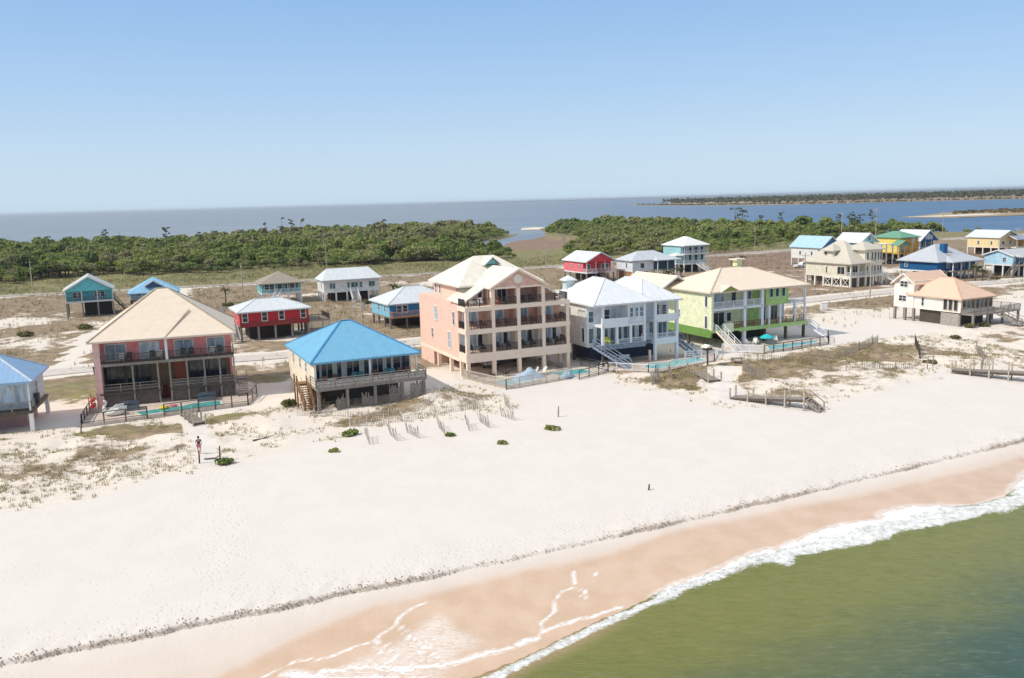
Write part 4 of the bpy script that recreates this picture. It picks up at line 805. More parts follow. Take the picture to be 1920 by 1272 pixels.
# ---- white and tan house on the right
TWH=pm('warm_white_siding',(244,236,224),'siding',.93);SAL=pm('salmon_shingle_roof',(240,204,178),'shingle',.85);SUN_=pm('sunroom_frame',(198,178,156),'plain',.85)
h=House('beach_house','warm white house with salmon roof, sunroom windows and wooden deck','house',76.6,144.1,26.2);tanH=h
W=8.4;D=9.2
h.box('wall',(0,W,0,D,4.35,6.75),TWH);h.box('wall',(-.2,5.2,D,13.4,4.35,9.2),TWH)
h.hip(-.5,W+.5,-.5,D+1.4,6.86,9.9,(4.2,4.6),(4.2,7.4),SAL,cap=pm('salmon_ridge',(222,178,148),'plain',.85))
h.gable(-.6,9.2,D-.5,13.9,8.6,10.6,'x',SAL,.18,'roof',TWH);h.gwall(D,13.4,-.2,8.6,10.4,TWH,'L')
h.box('dormer_wall',(5.2,8.6,D+.1,13.2,6.8,8.8),TWH)
for z,y in ((8.1,11.3),(5.5,11.5)): h.win('L',-.2,y,z,1.5,.95,1,1,WHITE,GL,.1)
h.win('L',0,7.4,5.0,.45,1.4,0,1,WHITE,GL)
for y in (.9,1.9,2.9,): h.win('L',0,y,4.75,.62,1.75,0,0,SUN_,GL,.1)
for i in range(7): h.win('F',0,.75+i*1.15,5.0,.78,1.5,0,0,SUN_,GT if i%3==1 else GL,.13)
h.box('deck',(.2,W+4.,-2.4,0,4.1,4.33),WOOD);h.box('deck',(W,W+4.,0,3.,4.1,4.33),WOOD)
h.rail([(.2,0),(.2,-2.35),(5.4,-2.35)],4.33,1.,WOOD,1.8,.16);h.rail([(7.6,-2.35),(W+4,-2.35),(W+4,2.9)],4.33,1.,WOOD,1.8,.16)
h.stairs((6.5,-2.3,4.3),(8.6,-5.6,2.4),(.9,.2),WOOD,n=11)
h.posts([(.3,-2.2),(4.,-2.2),(8.,-2.2),(W+3.8,-2.2),(W+3.8,2.6),(0.2,.2),(W-.2,.2)],4.1,WOOD,.16)
h.posts([(0,D),(0,13.2),(2.6,13.2),(5,13.2),(5,D),(0,11)],4.35,WOOD,.2)
b=MB();q=.3
while q<3.6: b.box(-.03,.03,q,q+.16,2.,4.2);q+=.19
h.p('slat_screen',b,pm('grey_slat_board',(196,186,176),'wood',.85));h.box('underfloor_dark_box',(.6,W-.4,1.4,8.4,1.9,4.3),pm('dim_brown_board',(86,78,70)))
# ================================================================ second row
def cottage(label,x,y,yaw,W,D,z1,z2,zr,wall,roofm,roof='hip',ra=.3,rb=.7,porch=1.6,fwin=(),lwin=(),trim=None,post=WHITE,pile=DWOOD,step=3.,railm=None,rw=1.9,gm=None,over=.5,front=None,solid=0,stair=None,pileZ=True,lit_side=None,ww=.9,wh=1.3,cap=None,under_shade=None):
    trim=trim or WHITE;gm=gm or GL;h=House('cottage',label,'house',x,y,yaw)
    zt=z2-.1
    h.box('wall',(0,W,porch,D,z1,zt),wall)
    h.box('floor_frame',(0,W,0,D,z1-.35,z1),railm or pile)
    if lit_side: h.box('side_wall',(-.05,.0,porch,D,z1-.1,zt),lit_side)  # brighter sheet paints sunlight onto the left wall
    if roof=='hip': h.hip(-over,W+over,-over,D+over,z2,zr,(W*ra,D*.5),(W*rb,D*.5),roofm,cap=cap)
    elif roof=='hipy': h.hip(-over,W+over,-over,D+over,z2,zr,(W*.5,D*ra),(W*.5,D*rb),roofm,cap=cap)
    elif roof=='y': h.gable(-over,W+over,-over,D+over,z2,zr,'y',roofm,.18,'roof',trim);h.gwall(0,W,porch if not front else 0,zt,zr-.25,front or wall)
    elif roof=='x': h.gable(-over,W+over,-over,D+over,z2,zr,'x',roofm,.18,'roof',trim);h.gwall(0,D,0.,zt,zr-.25,wall,'L')
    for c,w in fwin: h.win('F',porch,c,z1+.65,w,wh,1 if w>1.2 else 0,1 if w<1.2 else 0,trim,gm)
    for c,w in lwin: h.win('L',-.05 if lit_side else 0,c,z1+.8,w,wh*.9,0,1,trim,gm)
    n=max(2,round(W/step));m_=max(2,round(D/step))
    h.posts([(W*i/n*(1-.3/W)+.15,yy) for i in range(n+1) for yy in (.2,)]+[(xx,D*j/m_-(.2 if j==m_ else 0)) for j in range(1,m_+1) for xx in (.15,W-.15)],z1-.3,pile,.17)
    if porch>.3:
        h.posts([(.1+(W-.2)*i/n,.1) for i in range(n+1)],zt,post,.08,z1,'porch_post')
        h.rail([(.1,.08),(W-.1,.08)],z1,.95,railm or WHITE,1.9,.15,solid);h.rail([(.1,.08),(.1,porch)],z1,.95,railm or WHITE,1.9,.15,solid)
    if stair: h.stairs((stair[0],-.1,z1),(stair[0]+stair[1],-stair[2],2.05),(stair[3],0),railm or WHITE)
    if under_shade: h.box('underfloor_dark_box',(W*.15,W*.85,D*.3,D*.85,1.7,z1-.35),under_shade)  # dark box put under the floor in place of shade and clutter
    return h
TQ=pm('turquoise_siding',(110,204,214),'siding',.9);GRF=pm('light_grey_metal_roof',(212,214,210),'roof',.8);LBR=pm('light_blue_metal_roof',(150,196,226),'roof',.85);RDS=pm('red_siding',(190,46,56),'siding',.95);RDL=pm('sunlit_red_siding',(236,92,92),'siding',.9)  # brighter red is the sunlit copy for the left wall
WGR=pm('pale_metal_roof',(226,230,232),'roof',.85,rough=.5);TEA=pm('teal_siding',(84,204,208),'siding',.9);GBR=pm('grey_brown_shingle_roof',(172,160,144),'shingle',.8);BLS=pm('blue_siding',(58,130,176),'siding',.9);LBS=pm('light_blue_siding',(140,200,224),'siding',.9)
DK=pm('underfloor_shade',(70,62,58),'wood',.8)  # dark tone standing for shade under raised floors
h=cottage('turquoise gable cottage on tall wooden piles beside the main road',-99.9,190.8,25.3,9.8,9.5,5.6,7.9,11.1,TQ,GRF,'y',porch=1.7,fwin=((1.9,.8),(3.0,.8),(6.4,.8),(7.6,.8)),lwin=((3,.6),(6.5,.6)),front=TQ,railm=DWOOD,solid=0,pile=WOOD,wh=1.1,ww=.9,under_shade=None)
h.box('fascia_board',(-.05,9.85,-.1,-.02,5.2,5.62),pm('pale_grey_board',(214,216,216),'plain',.85));h.box('underfloor_dark_box',(3.6,9.4,4.,9.,1.7,5.2),DK)  # dark box for shade and clutter below the turquoise cottage
h.stairs((9.9,4.,5.5),(12.5,4.,2.1),(0,.6),DWOOD)
h=cottage('light blue hip roofed cottage rising behind the beige roof of the pink duplex',-89.6,200.2,22,10.6,9.4,4.6,6.2,9.5,LBS,LBR,'hipy',.46,.6,1.4,((2.,.9),(5,.9),(8,.9)),((3,.6),))
h.gable(3.3,7.3,.2,4.4,7.75,9.0,'y',LBR,.12,'gablet_roof',WHITE);h.gwall(3.6,7.0,.5,7.7,8.8,pm('dark_blue_board',(60,96,130),'siding',.9))
h=cottage('red bungalow with white hip roof standing on dark piles over the dunes',-48.1,149.95,26.2,12.2,8.7,4.7,7.16,8.9,RDS,WGR,'hip',.3,.66,.0,((.9,.85),(4.3,.85),(7.3,.85),(11.2,.85)),((2.2,.6),(5.5,.6)),lit_side=RDL,wh=1.5,cap=WGR,pile=WOOD)
h.box('red_skirt',(0,12.2,-.08,0,4.35,5.3),pm('faded_red_board',(150,54,56),'siding',.9));h.box('deck',(12.2,16.2,.5,6.,4.4,4.65),WOOD);h.rail([(12.3,.6),(16.1,.6),(16.1,5.9)],4.65,1.,DWOOD,1.8,.13);h.posts([(13,.8),(16,.8),(16,5.6),(13,5.6)],4.4,WOOD,.14)
h.stairs((-1.,1.5,4.6),(-1.,-2.6,2.1),(.55,0),pm('grey_white_board',(200,196,190),'wood',.85));h.box('underfloor_dark_box',(2.,10.,3.,8.,1.7,4.35),DK)
b=MB()
for i in range(9): b.box(12.4+i*.42,12.7+i*.42,.62,.66,3.2,4.4)
h.p('lattice_panel',b,pm('cream_lattice',(226,214,186),'plain',.85))
h=cottage('teal cottage with grey brown pyramid roof and white porch railing',-60.5,206.5,21.7,9.6,9.2,4.7,7.05,9.6,TEA,GBR,'hipy',.47,.55,1.6,((1.5,1.),(2.7,1.),(4.6,1.),(6.4,1.),(7.6,1.),(8.7,.6)),((3,.6),(6.5,.6)),stair=(4.2,-2.2,3.0,.6),pile=WHITE,gm=GL)
h=cottage('white cottage with pale blue white metal roof and central white stairs',-45.55,208.1,24.1,13.9,8.,4.56,7.35,9.9,WSD,WGR,'hip',.12,.88,.3,((2.1,1.4),(6.1,.7),(7.6,1.7),(9.2,.7),(12.,1.5)),((3,.6),),stair=(7.2,0.,3.2,.9),pile=WHITE,trim=WHITE,gm=GT,under_shade=DK,wh=1.25)
h=cottage('blue cottage with pale hip roof half hidden behind the tall peach house',-22.9,159.7,27.8,13.4,10.2,4.33,6.75,9.4,BLS,WGR,'hip',.38,.62,.0,((1.9,.9),(3.1,.9),(7.2,.9),(8.4,.9),(11.5,1.)),((2.5,.6),(6,.7)),lit_side=LBS,wh=1.3,cap=WGR,pile=WOOD,under_shade=DK)
h.box('deck',(0,13.4,-1.6,0,4.1,4.33),BWOOD);h.rail([(.1,0),(.1,-1.5),(13.3,-1.5)],4.33,1.,pm('pinkish_board',(216,170,150),'wood',.85),1.8,.14)
COR=pm('sunlit_coral_siding',(240,122,130),'siding',.92);CRD=pm('shaded_coral_siding',(220,74,84),'siding',.95)  # one coral twice: lit tone for the side, shaded tone for the front
h=cottage('coral pink gable cottage with white porch and dark wooden stairs',21.2,236.4,25.9,9.1,12.7,5.1,8.06,10.6,COR,WGR,'y',porch=1.9,fwin=((1.8,.9),(6.4,.9),(7.9,.9)),lwin=((4,.6),(8,.6)),front=CRD,railm=WHITE,pile=WOOD,solid=0)
h.box('front_wall_panel',(.02,9.08,1.897,1.9,5.1,7.9),CRD);h.box('red_door',(4.0,4.9,1.8,1.86,5.1,7.1),pm('dark_red_door',(150,30,40),'plain',.9));h.stairs((4.6,-.1,5.1),(5.4,-4.,2.05),(.7,0),DWOOD);h.box('underfloor_dark_box',(2.,8.,4.,10.,1.7,4.7),DK)
h=cottage('low white cottage with grey hip roof and open side porch behind the white house',34.1,237.6,24.6,14.2,8.4,5.16,7.98,10.3,pm('pearl_siding',(232,236,240),'siding',.92),pm('pale_grey_metal_roof',(206,210,216),'roof',.85),'hip',.3,.68,.0,((3.2,1.2),),((3,.6),),step=3.4,pile=WHITE)
h.box('brick_lower_room',(.2,5.4,.3,7.5,1.7,4.8),pm('orange_brown_board',(196,140,92),'wood',.9));h.box('porch_shade_wall',(7.,14.,-.03,0.,5.2,7.8),pm('porch_shade_slate',(70,96,110)));h.box('porch_floor',(7.,14.2,-2.,0,4.9,5.16),WOOD);h.posts([(7.1,-1.9),(10.4,-1.9),(14.,-1.9)],7.7,WHITE,.1,None,'porch_post')  # dark sheet paints the open porch's shade on the front wall
h.hip(6.4,14.9,-2.5,1.4,7.9,8.7,(8.4,.8),(13.,.8),MATS['pale_grey_metal_roof'],name='porch_roof')
PTL=pm('pale_teal_siding',(164,214,218),'siding',.9)
h=cottage('pale teal two storey house on piles with white double balconies',53.5,262.3,25.2,9.1,10.9,4.8,10.37,12.85,PTL,pm('bright_white_metal_roof',(240,240,238),'roof',.86),'hipy',.4,.6,1.8,((1.3,1.),(3.6,1.),(5.8,1.),(8.,1.)),((3,.6),),railm=WHITE,pile=WHITE,stair=(5.,2.4,3.4,.6),under_shade=DK,wh=1.8,gm=GL)
h.box('balcony_floor',(0,9.1,0,1.8,7.45,7.7),WHITE);h.rail([(.1,.08),(9.,.08)],7.7,1.,WHITE,1.9,.15)
for c in (1.3,3.6,5.8,8.): h.win('F',1.8,c,7.9,1.,1.8,0,1,WHITE,GL)
h.box('side_porch',(-2.4,0,1.,4.2,4.6,4.8),WHITE);h.hip(-2.8,.0,.6,4.6,7.4,8.1,(-1.,2.2),(-1.,3.),MATS['bright_white_metal_roof'],name='porch_roof');h.posts([(-2.3,1.1),(-2.3,4.1)],7.3,WHITE,.1,None,'porch_post')
h=cottage('house with sky blue metal gable roof and white walls, leftmost of the far right cluster',98.6,270.5,26,8.2,13.,4.7,8.0,11.5,WSD,pm('pale_sky_blue_metal_roof',(178,212,230),'roof',.88),'y',porch=1.5,fwin=((2.,.9),(5.5,.9)),lwin=((4,.7),(9,.7)),front=pm('blue_gable_board',(70,130,180),'siding',.9),railm=WHITE,pile=WHITE)
h=cottage('teal gabled house with steep off white roof left of the yellow house',113.,275.5,24.7,7.4,10.5,5.2,9.,12.,pm('grey_teal_siding',(130,180,184),'siding',.9),WGR,'y',porch=1.5,fwin=((1.6,.9),(3.6,.9),(5.6,.9)),lwin=((4,.7),(8,.7)),front=pm('soft_teal_siding',(150,200,204),'siding',.9),railm=WHITE,pile=WHITE,wh=1.7)
h.win('F',0.,3.7,9.5,1.,1.5,1,0,WHITE,GL);h.box('porch_roof',(-.5,11.2,-3.2,1.6,8.2,8.4),WSD);h.posts([(8.2,-3.),(11.,-3.),(11.,1.4)],8.2,WHITE,.14,None,'porch_post')
# beige house
BGE=pm('cream_beige_siding',(232,224,204),'siding',.92);BRO=pm('beige_metal_roof',(214,206,190),'shingle',.85);IVR=pm('ivory_trim',(240,234,220),'plain',.9)
h=House('beach_house','ivory house with beige roof, corner tower windows, dormer and white stairs','house',83.4,208.6,26.8)
W=11.4;D=14.6
h.box('wall',(0,W,1.6,D,4.7,7.8),BGE);h.hip(-.6,W-2.8,-.6,D+.6,7.92,13.2,(5.2,7.),(5.2,9.),BRO)
h.box('tower_wall',(5.2,W,.4,6.,4.7,11.1),BGE);h.hip(4.4,W+.7,-.3,6.8,11.1,12.9,(7.6,3.2),(8.6,3.2),BRO,name='tower_roof')
h.box('dormer_wall',(.7,3.,6.3,9.4,8.6,10.9),BGE);h.hip(.0,3.6,5.6,10.,10.9,12.4,(2.2,7.8),(2.9,7.8),BRO,name='dormer_roof');h.win('L',.7,8.6,9.7,.8,.8,0,0,WHITE,GL);h.win('F',6.3,1.7,9.3,.8,.9,0,0,WHITE,GL)
for z in (8.4,5.1):
    for c in (6.1,7.7,8.8,9.9,10.8): h.win('F',.4,c,z,.6,1.9,0,0,IVR,GL,.12)
h.win('F',1.6,1.2,5.2,1.5,1.9,0,0,IVR,GL);h.win('F',1.6,3.4,5.2,2.2,1.9,1,0,IVR,GL);h.win('L',0,3.,5.2,2.2,1.8,1,0,IVR,GL);h.win('L',0,7.6,5.3,.4,1.5,0,0,IVR,GL)
h.box('floor_frame',(0,W,0,D,4.35,4.7),IVR);h.rail([(.1,1.5),(.1,.1),(W-.1,.1)],4.7,1.,WHITE,1.9,.14);h.posts([(.2,.2),(2.8,.2),(5.4,.2)],7.8,IVR,.14,4.7,'porch_post')
h.posts([(x,.2) for x in (.2,2.8,5.4,8.,11.2)]+[(.2,y) for y in (3.,5.8,8.6,11.4,14.4)],4.35,IVR,.22);h.box('underfloor_dark_box',(1.5,W-.5,2.,D-.6,1.8,4.35),pm('dim_ivory_board',(132,120,104)))
for y0,y1 in ((.6,2.6),(3.4,5.4),(6.2,8.2)):
    b=MB();yy=y0
    b.box(-.02,.04,y0,y1,2.,2.4);b.box(-.02,.04,y0,y1,4.,4.35);b.beam((.01,y0,2.2),(.01,y1,4.2),.05,.12);b.beam((.01,y1,2.2),(.01,y0,4.2),.05,.12);h.p('cross_brace_panel',b,IVR)
h.stairs((W+.3,.8,4.7),(W+4.,-2.2,2.1),(.7,.7),WHITE,n=12);h.box('landing',(W,W+2.,.4,3.,4.5,4.7),WHITE);h.posts([(W+1.8,.5),(W+1.8,2.8)],4.5,WHITE,.16)
YEL=pm('yellow_siding',(250,222,110),'siding',.95);OCH=pm('ochre_siding',(214,164,60),'siding',.95);GRR=pm('green_metal_roof',(116,168,142),'roof',.85)
h=cottage('yellow two storey house with green metal roof and small green porch gable',129.9,284.5,25.8,9.,11.,4.8,9.8,11.7,YEL,GRR,'hipy',.36,.62,.6,((2.,.9),(5.6,1.3)),((3,.7),(8,.7)),pile=pm('pink_beige_post',(226,196,170)),wh=1.6,gm=GC,railm=OCH,under_shade=DK)
h.box('ochre_wall',(3.,9.,.5,.6,4.8,9.7),OCH);h.win('F',.5,6.5,8.,1.4,1.4,1,0,WHITE,GC);h.gable(-3.2,3.,-2.2,1.2,7.4,9.,'y',GRR,.15,'porch_roof',OCH);h.gwall(-2.9,2.7,-2.,7.3,8.8,GRR);h.posts([(-2.8,-1.8),(-.1,-1.8),(2.7,-1.8)],7.3,MATS['pink_beige_post'],.16,None,'porch_post');h.box('porch_floor',(-3.,3.,-2.,.6,4.5,4.8),OCH)
BLD=pm('royal_blue_siding',(44,96,150),'siding',.9)
h=cottage('royal blue gable house with white roof behind the yellow house',141.,294.,25.4,8.6,11.,4.8,7.9,11.6,BLD,WGR,'y',porch=1.7,fwin=((2.,.9),(4.3,.9),(6.6,.9)),front=BLD,railm=WHITE,pile=WHITE,wh=1.6)
for c in (3.1,4.3,5.5): h.win('F',0.,c,8.5,.7,1.2 if c!=4.3 else 1.7,0,1,WHITE,GC)
DBL=pm('deep_blue_siding',(18,92,146),'siding',.9);GSH=pm('blue_grey_shingle_roof',(198,202,208),'shingle',.85)
h=cottage('deep blue bungalow with grey hip roof and a blue chimney box',111.5,222.4,26.3,15.,11.5,4.2,6.65,10.8,DBL,GSH,'hip',.4,.56,.0,((4.2,1.),(7.,1.6),(10.,.9)),((9.5,.7),),trim=WHITE,pile=WHITE,step=3.6,under_shade=DK,over=.7)
ch_=h.box('chimney',(5.2,6.6,2.2,3.6,8.,11.),DBL);h.box('porch_floor',(3.,13.,-2.4,0,3.9,4.2),WOOD);h.posts([(3.2,-2.2),(6.4,-2.2),(9.6,-2.2),(12.8,-2.2)],6.4,WHITE,.12,None,'porch_post');h.hip(2.4,15.6,-2.9,1.6,6.6,7.9,(5.,1.1),(13.,1.1),GSH,name='porch_roof');h.stairs((12.4,-2.3,4.2),(15.2,-4.8,2.1),(.9,.5),WOOD,n=10)
CRE=pm('butter_cream_siding',(248,222,168),'siding',.93)
h=cottage('butter cream house with white metal roof near the right edge',169.9,296.7,24.7,9.8,12.4,4.9,8.2,10.6,CRE,pm('blue_white_metal_roof',(224,232,242),'roof',.86),'y',porch=.4,fwin=((2.4,1.2),(6.,.9)),lwin=((3,.6),(8,.7)),pile=CREAMTRIM,railm=CREAMTRIM,under_shade=DK)
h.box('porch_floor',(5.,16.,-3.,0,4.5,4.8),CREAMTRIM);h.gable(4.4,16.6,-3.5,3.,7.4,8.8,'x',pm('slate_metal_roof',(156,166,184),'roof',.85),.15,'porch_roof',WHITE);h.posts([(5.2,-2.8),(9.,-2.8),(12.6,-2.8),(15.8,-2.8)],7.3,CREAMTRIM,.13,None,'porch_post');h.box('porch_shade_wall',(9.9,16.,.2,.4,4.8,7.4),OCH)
h=cottage('pale blue cottage with side gable and grey roof cut by the right edge',132.2,224.1,25.,14.,8.2,5.2,7.5,9.,pm('baby_blue_siding',(184,220,238),'siding',.93),pm('light_grey_shingle_roof',(200,202,204),'shingle',.85),'x',porch=.0,fwin=((3.,1.),(7.,1.6),(11.,1.)),trim=WHITE,pile=WHITE,under_shade=DK)
h.win('L',0,2.4,5.9,.9,1.1,1,1,WHITE,GL);h.box('porch_shade_wall',(1.,14.,-.04,0,5.2,7.3),pm('porch_shade_blue',(84,116,146),'siding',.9));h.posts([(2.,-1.8),(5.6,-1.8),(9.2,-1.8),(13.,-1.8)],7.2,WHITE,.12,None,'porch_post');h.box('porch_floor',(1.,14.,-2.,0,4.9,5.2),WOOD);h.hip(.4,14.6,-2.4,.8,7.4,8.,(2.,.4),(13.,.4),MATS['light_grey_shingle_roof'],name='porch_roof');h.stairs((.2,-1.,5.1),(-3.,-1.,2.1),(0,.7),WOOD)  # slate sheet over the pale front is painted porch shade
# ================================================================ yards, beach and street things
def pole(x,y,hh,label,arm=True,m=None,group=None,tr=False):
    z=T(x,y);r=tag(empty('utility_pole',(x,y,z),R(25)),label,'utility pole',group);m=m or pm('pale_pole_wood',(200,186,172),'wood',.8)
    obj('pole',MB().tube((0,0,-.4),(0,0,hh),.16,.11,8),m,r)
    if arm:
        a=obj('crossarm',MB().box(-.06,.06,-1.1,1.1,hh-.75,hh-.6),m,r)
        for k in (-1.,0,1.): obj('insulator',MB().tube((0,k,hh-.6),(0,k,hh-.36),.06,.05,6),pm('pale_ceramic',(200,200,196),'plain',.9),a)
    if tr: obj('transformer',MB().tube((.32,0,hh-2.1),(.32,0,hh-1.1),.26,.26,10),pm('grey_transformer',(170,172,172),'plain',.9),r)
for x,y,hh,l,tr in ((-142.2,253.7,9.7,'pale utility pole by the road left of the turquoise cottage',0),(-158.,264,9.5,'pale utility pole at the left edge by the main road',0),(-121.,268,5.,'short pole between the turquoise and light blue cottages',0),(-71.2,226.3,8.6,'pale utility pole left of the teal cottage',0),(-66,308,9.8,'tall utility pole rising behind the white cottage',0),(-51.7,151.5,7.2,'dark pole with grey transformer left of the red bungalow',1),(-26.8,144.6,7.8,'left one of the two poles behind the sky blue roof',0),(-25.,141.6,8.4,'right one of the two poles behind the sky blue roof, with a transformer',1),(12.8,302.9,8.4,'utility pole left of the coral cottage',0),(106.9,373.,9.2,'utility pole by the road right of the pale teal house',0),(124.,320,16.,'tall pole behind the sky blue gable roof',0),(141.,330.,17.,'tall pole behind the yellow house',0),(193.,382.,13.5,'tall pole behind the deep blue bungalow',0),(79.6,188,8.5,'grey pole in front of the ivory house stairs',0),(68.8,199,9.5,'grey pole at the left corner of the ivory house',0),(116.,226.,7.,'slim pole in front of the deep blue bungalow roof',0),(172.,290.,10.,'slim pole before the butter cream house',0)):
    pole(x,y,hh,l,tr==0 and hh>6,None,'utility poles along the island road',tr)
def wire(a,b,za,zb,label,sag=1.):
    mb=MB();p=None;n=14
    for i in range(n+1):
        q=i/n;c=(a[0]+(b[0]-a[0])*q,a[1]+(b[1]-a[1])*q,za+(zb-za)*q-4*sag*q*(1-q))
        if p: mb.tube(p,c,.012,.012,4)
        p=c
    tag(obj('power_line',mb,pm('wire_grey',(150,150,148),'plain',.7)),label,'power line')
wire((-142.2,253.7),(-71.2,226.3),11.2,10.2,'power line between the road pole and the pole by the teal cottage')
wire((-142.2,253.7),(-210,235),11.2,11.2,'power line leaving the frame at the left edge')
wire((-71.2,226.3),(-51.7,151.5),10.2,9.0,'power line running down to the red bungalow pole')
wire((-71.2,226.3),(12.8,302.9),10.2,10.1,'power line from the teal cottage pole along the main road')
wire((12.8,302.9),(106.9,373),10.1,10.9,'power line along the road towards the pale teal house')
wire((68.8,199),(79.6,188),11.2,10.2,'power line in front of the ivory house')
# boardwalks
def boardwalk(x,y,yaw,L,w,z0,z1,label,steps=True,post=1.1,taper=0):
    z=T(x,y);r=tag(empty('boardwalk',(x,y,z),R(yaw)),label,'boardwalk');b=MB();zz0,zz1=z0-z,z1-z
    n=int(L/.17)
    for i in range(n):
        q=i/n;h_=zz0+(zz1-zz0)*q;b.box(i*.17,i*.17+.15,-w/2,w/2,h_-.05,h_)
    obj('deck',b,WOOD,r);b=MB()
    for s in (-1,1): b.beam((0,s*(w/2-.06),zz0-.2),(L,s*(w/2-.06),zz1-.2),.09,.3)
    obj('stringer',b,DWOOD,r)
    k=max(2,round(L/2.1))
    for i in range(k+1):
        for s in (-1,1):
            q=i/k;px,py=L*q,s*(w/2+.07);wx=x+px*math.cos(R(yaw))-py*math.sin(R(yaw));wy=y+px*math.sin(R(yaw))+py*math.cos(R(yaw))
            obj('post',MB().box(px-.08,px+.08,py-.08,py+.08,T(wx,wy)-z-.3,zz0+(zz1-zz0)*q+post*random.uniform(.75,1.1)),pm('pale_post_wood',(206,192,172),'wood',.8),r)
    if steps:
        wx=x+(L+1.6)*math.cos(R(yaw));wy=y+(L+1.6)*math.sin(R(yaw));ze=T(wx,wy)-z;st=MB()
        for s in (-1,1): st.beam((L,s*w/2,zz1-.1),(L+1.7,s*w/2,ze),.09,.3)
        for i in range(7): q=(i+.5)/7;st.box(L+1.7*q-.14,L+1.7*q+.14,-w/2,w/2,zz1-.1+(ze-zz1+.1)*q-.03,zz1-.1+(ze-zz1+.1)*q+.03)
        so_=obj('staircase',st,WOOD,r);hb=MB()
        for s in (-1,1): hb.beam((L,s*w/2,zz1+.85),(L+1.7,s*w/2,ze+.9),.08,.08);hb.box(L+1.62,L+1.74,s*w/2-.05,s*w/2+.05,ze-.2,ze+.95)
        obj('handrail',hb,WOOD,so_)
boardwalk(25.6,97.2,-38.,8.6,1.5,2.15,3.0,'weathered grey boardwalk with steps down to the open sand')
boardwalk(57.2,108.5,-42,13.,1.6,2.3,3.1,'weathered boardwalk running out of the right edge',True)
boardwalk(24.4,113.,-80,7.,1.6,2.15,2.2,'white topped path of posts crossing the dune grass to the beach',False,1.2)
boardwalk(-37.6,95.6,-56,5.6,1.2,2.35,2.3,'short pale walk from the pink duplex pool down to the sand path',False,.95)
# sand fences
def sandfence(pts,label,hh=1.15,lean=.12,m=None,gap=.13,group=None):
    m=m or pm('grey_slat_wood',(178,166,152),'wood',.85);x0,y0=pts[0];z=T(x0,y0);r=tag(empty('sand_fence',(x0,y0,z),0),label,'fence',group);b=MB()
    for (ax,ay),(bx,by) in zip(pts[:-1],pts[1:]):
        L=math.hypot(bx-ax,by-ay);n=max(2,int(L/gap));nx,ny=-(by-ay)/L,(bx-ax)/L
        for i in range(n+1):
            q=i/n;x,y=ax+(bx-ax)*q,ay+(by-ay)*q;zz=T(x,y)-z
            hk=hh*random.uniform(.86,1.04);l=lean*random.uniform(.3,1.4)
            b.beam((x-x0,y-y0,zz-.2),(x-x0+nx*l,y-y0+ny*l,zz+hk),.05,.025)
        for k in range(max(1,round(L/2.4))+1):
            q=k/max(1,round(L/2.4));x,y=ax+(bx-ax)*q,ay+(by-ay)*q;zz=T(x,y)-z;obj('post',MB().tube((x-x0,y-y0,zz-.4),(x-x0+nx*lean*.6,y-y0+ny*lean*.6,zz+hh+.25),.055,.045,6),m,r)
        for hq in (.3,.75): b.beam((ax-x0,ay-y0,T(ax,ay)-z+hh*hq),(bx-x0,by-y0,T(bx,by)-z+hh*hq),.03,.02)
    obj('slat_panel',b,m,r)
stubs=[(-14.3,81.6),(-11.7,82.6),(-9.6,83.4),(-7.1,84.7),(-4.6,85.6),(-2.6,86.6),(0.0,89.4),(-.4,94.2)]
g='short slatted sand fence stubs across the open sand'
for i,(x,y) in enumerate(stubs):
    a=R(112+random.uniform(-14,14));sandfence([(x,y),(x+2.6*math.cos(a),y+2.6*math.sin(a))],'short slatted sand fence stub in the row on the open sand',1.15,.3,pm('bleached_slat_wood',(214,204,192),'wood',.9),.19,group=g)
sandfence([(-17.5,88.2),(-14,89.2),(-10.5,91.),(-7,93.),(-3.5,95.6)],'long slatted sand fence behind the row of stubs',.8,.1,MATS['bleached_slat_wood'],.26)
sandfence([(-24.5,94.),(-18.5,92.6),(-14.,92.8),(-10.8,94.4),(-8.6,97.8)],'curved sand fence along the foot of the bungalow mound',.7,.1,MATS['bleached_slat_wood'],.3)
sandfence([(17.5,105),(19.,108.4)],'leaning grey sand fence in the dune before the white house pool',1.5,.3);sandfence([(20.4,107.2),(20.8,110.4)],'second leaning sand fence right of the first in the white house dune',1.5,.3)
sandfence([(33.,119.5),(36.6,118.6),(42.,117.),(48.,118.5)],'slatted sand fence across the dune before the lime house pool',.9,.1,None,.24)
sandfence([(48.,121.5),(53.,125.5),(56.5,129.8)],'slatted fence running inland right of the lime house pool',1.1,.1,None,.24)
sandfence([(57.2,117.5),(58.8,121.5),(60.2,125.5)],'dark slatted fence on the dune crest left of the right boardwalk',1.4,.1,DWOOD)
sandfence([(61.,108.8),(64.5,114.5),(67.,121.)],'tall post fence leading inland beside the right boardwalk',1.2,.1,None,.28)
sandfence([(30.4,110.5),(31.6,104.6)],'thin sand fence right of the white topped path',1.3)
sandfence([(40.,111.),(46.,110.),(53.,111.)],'low wire and slat fence on the lower dune on the right',.8,.1,None,.3)
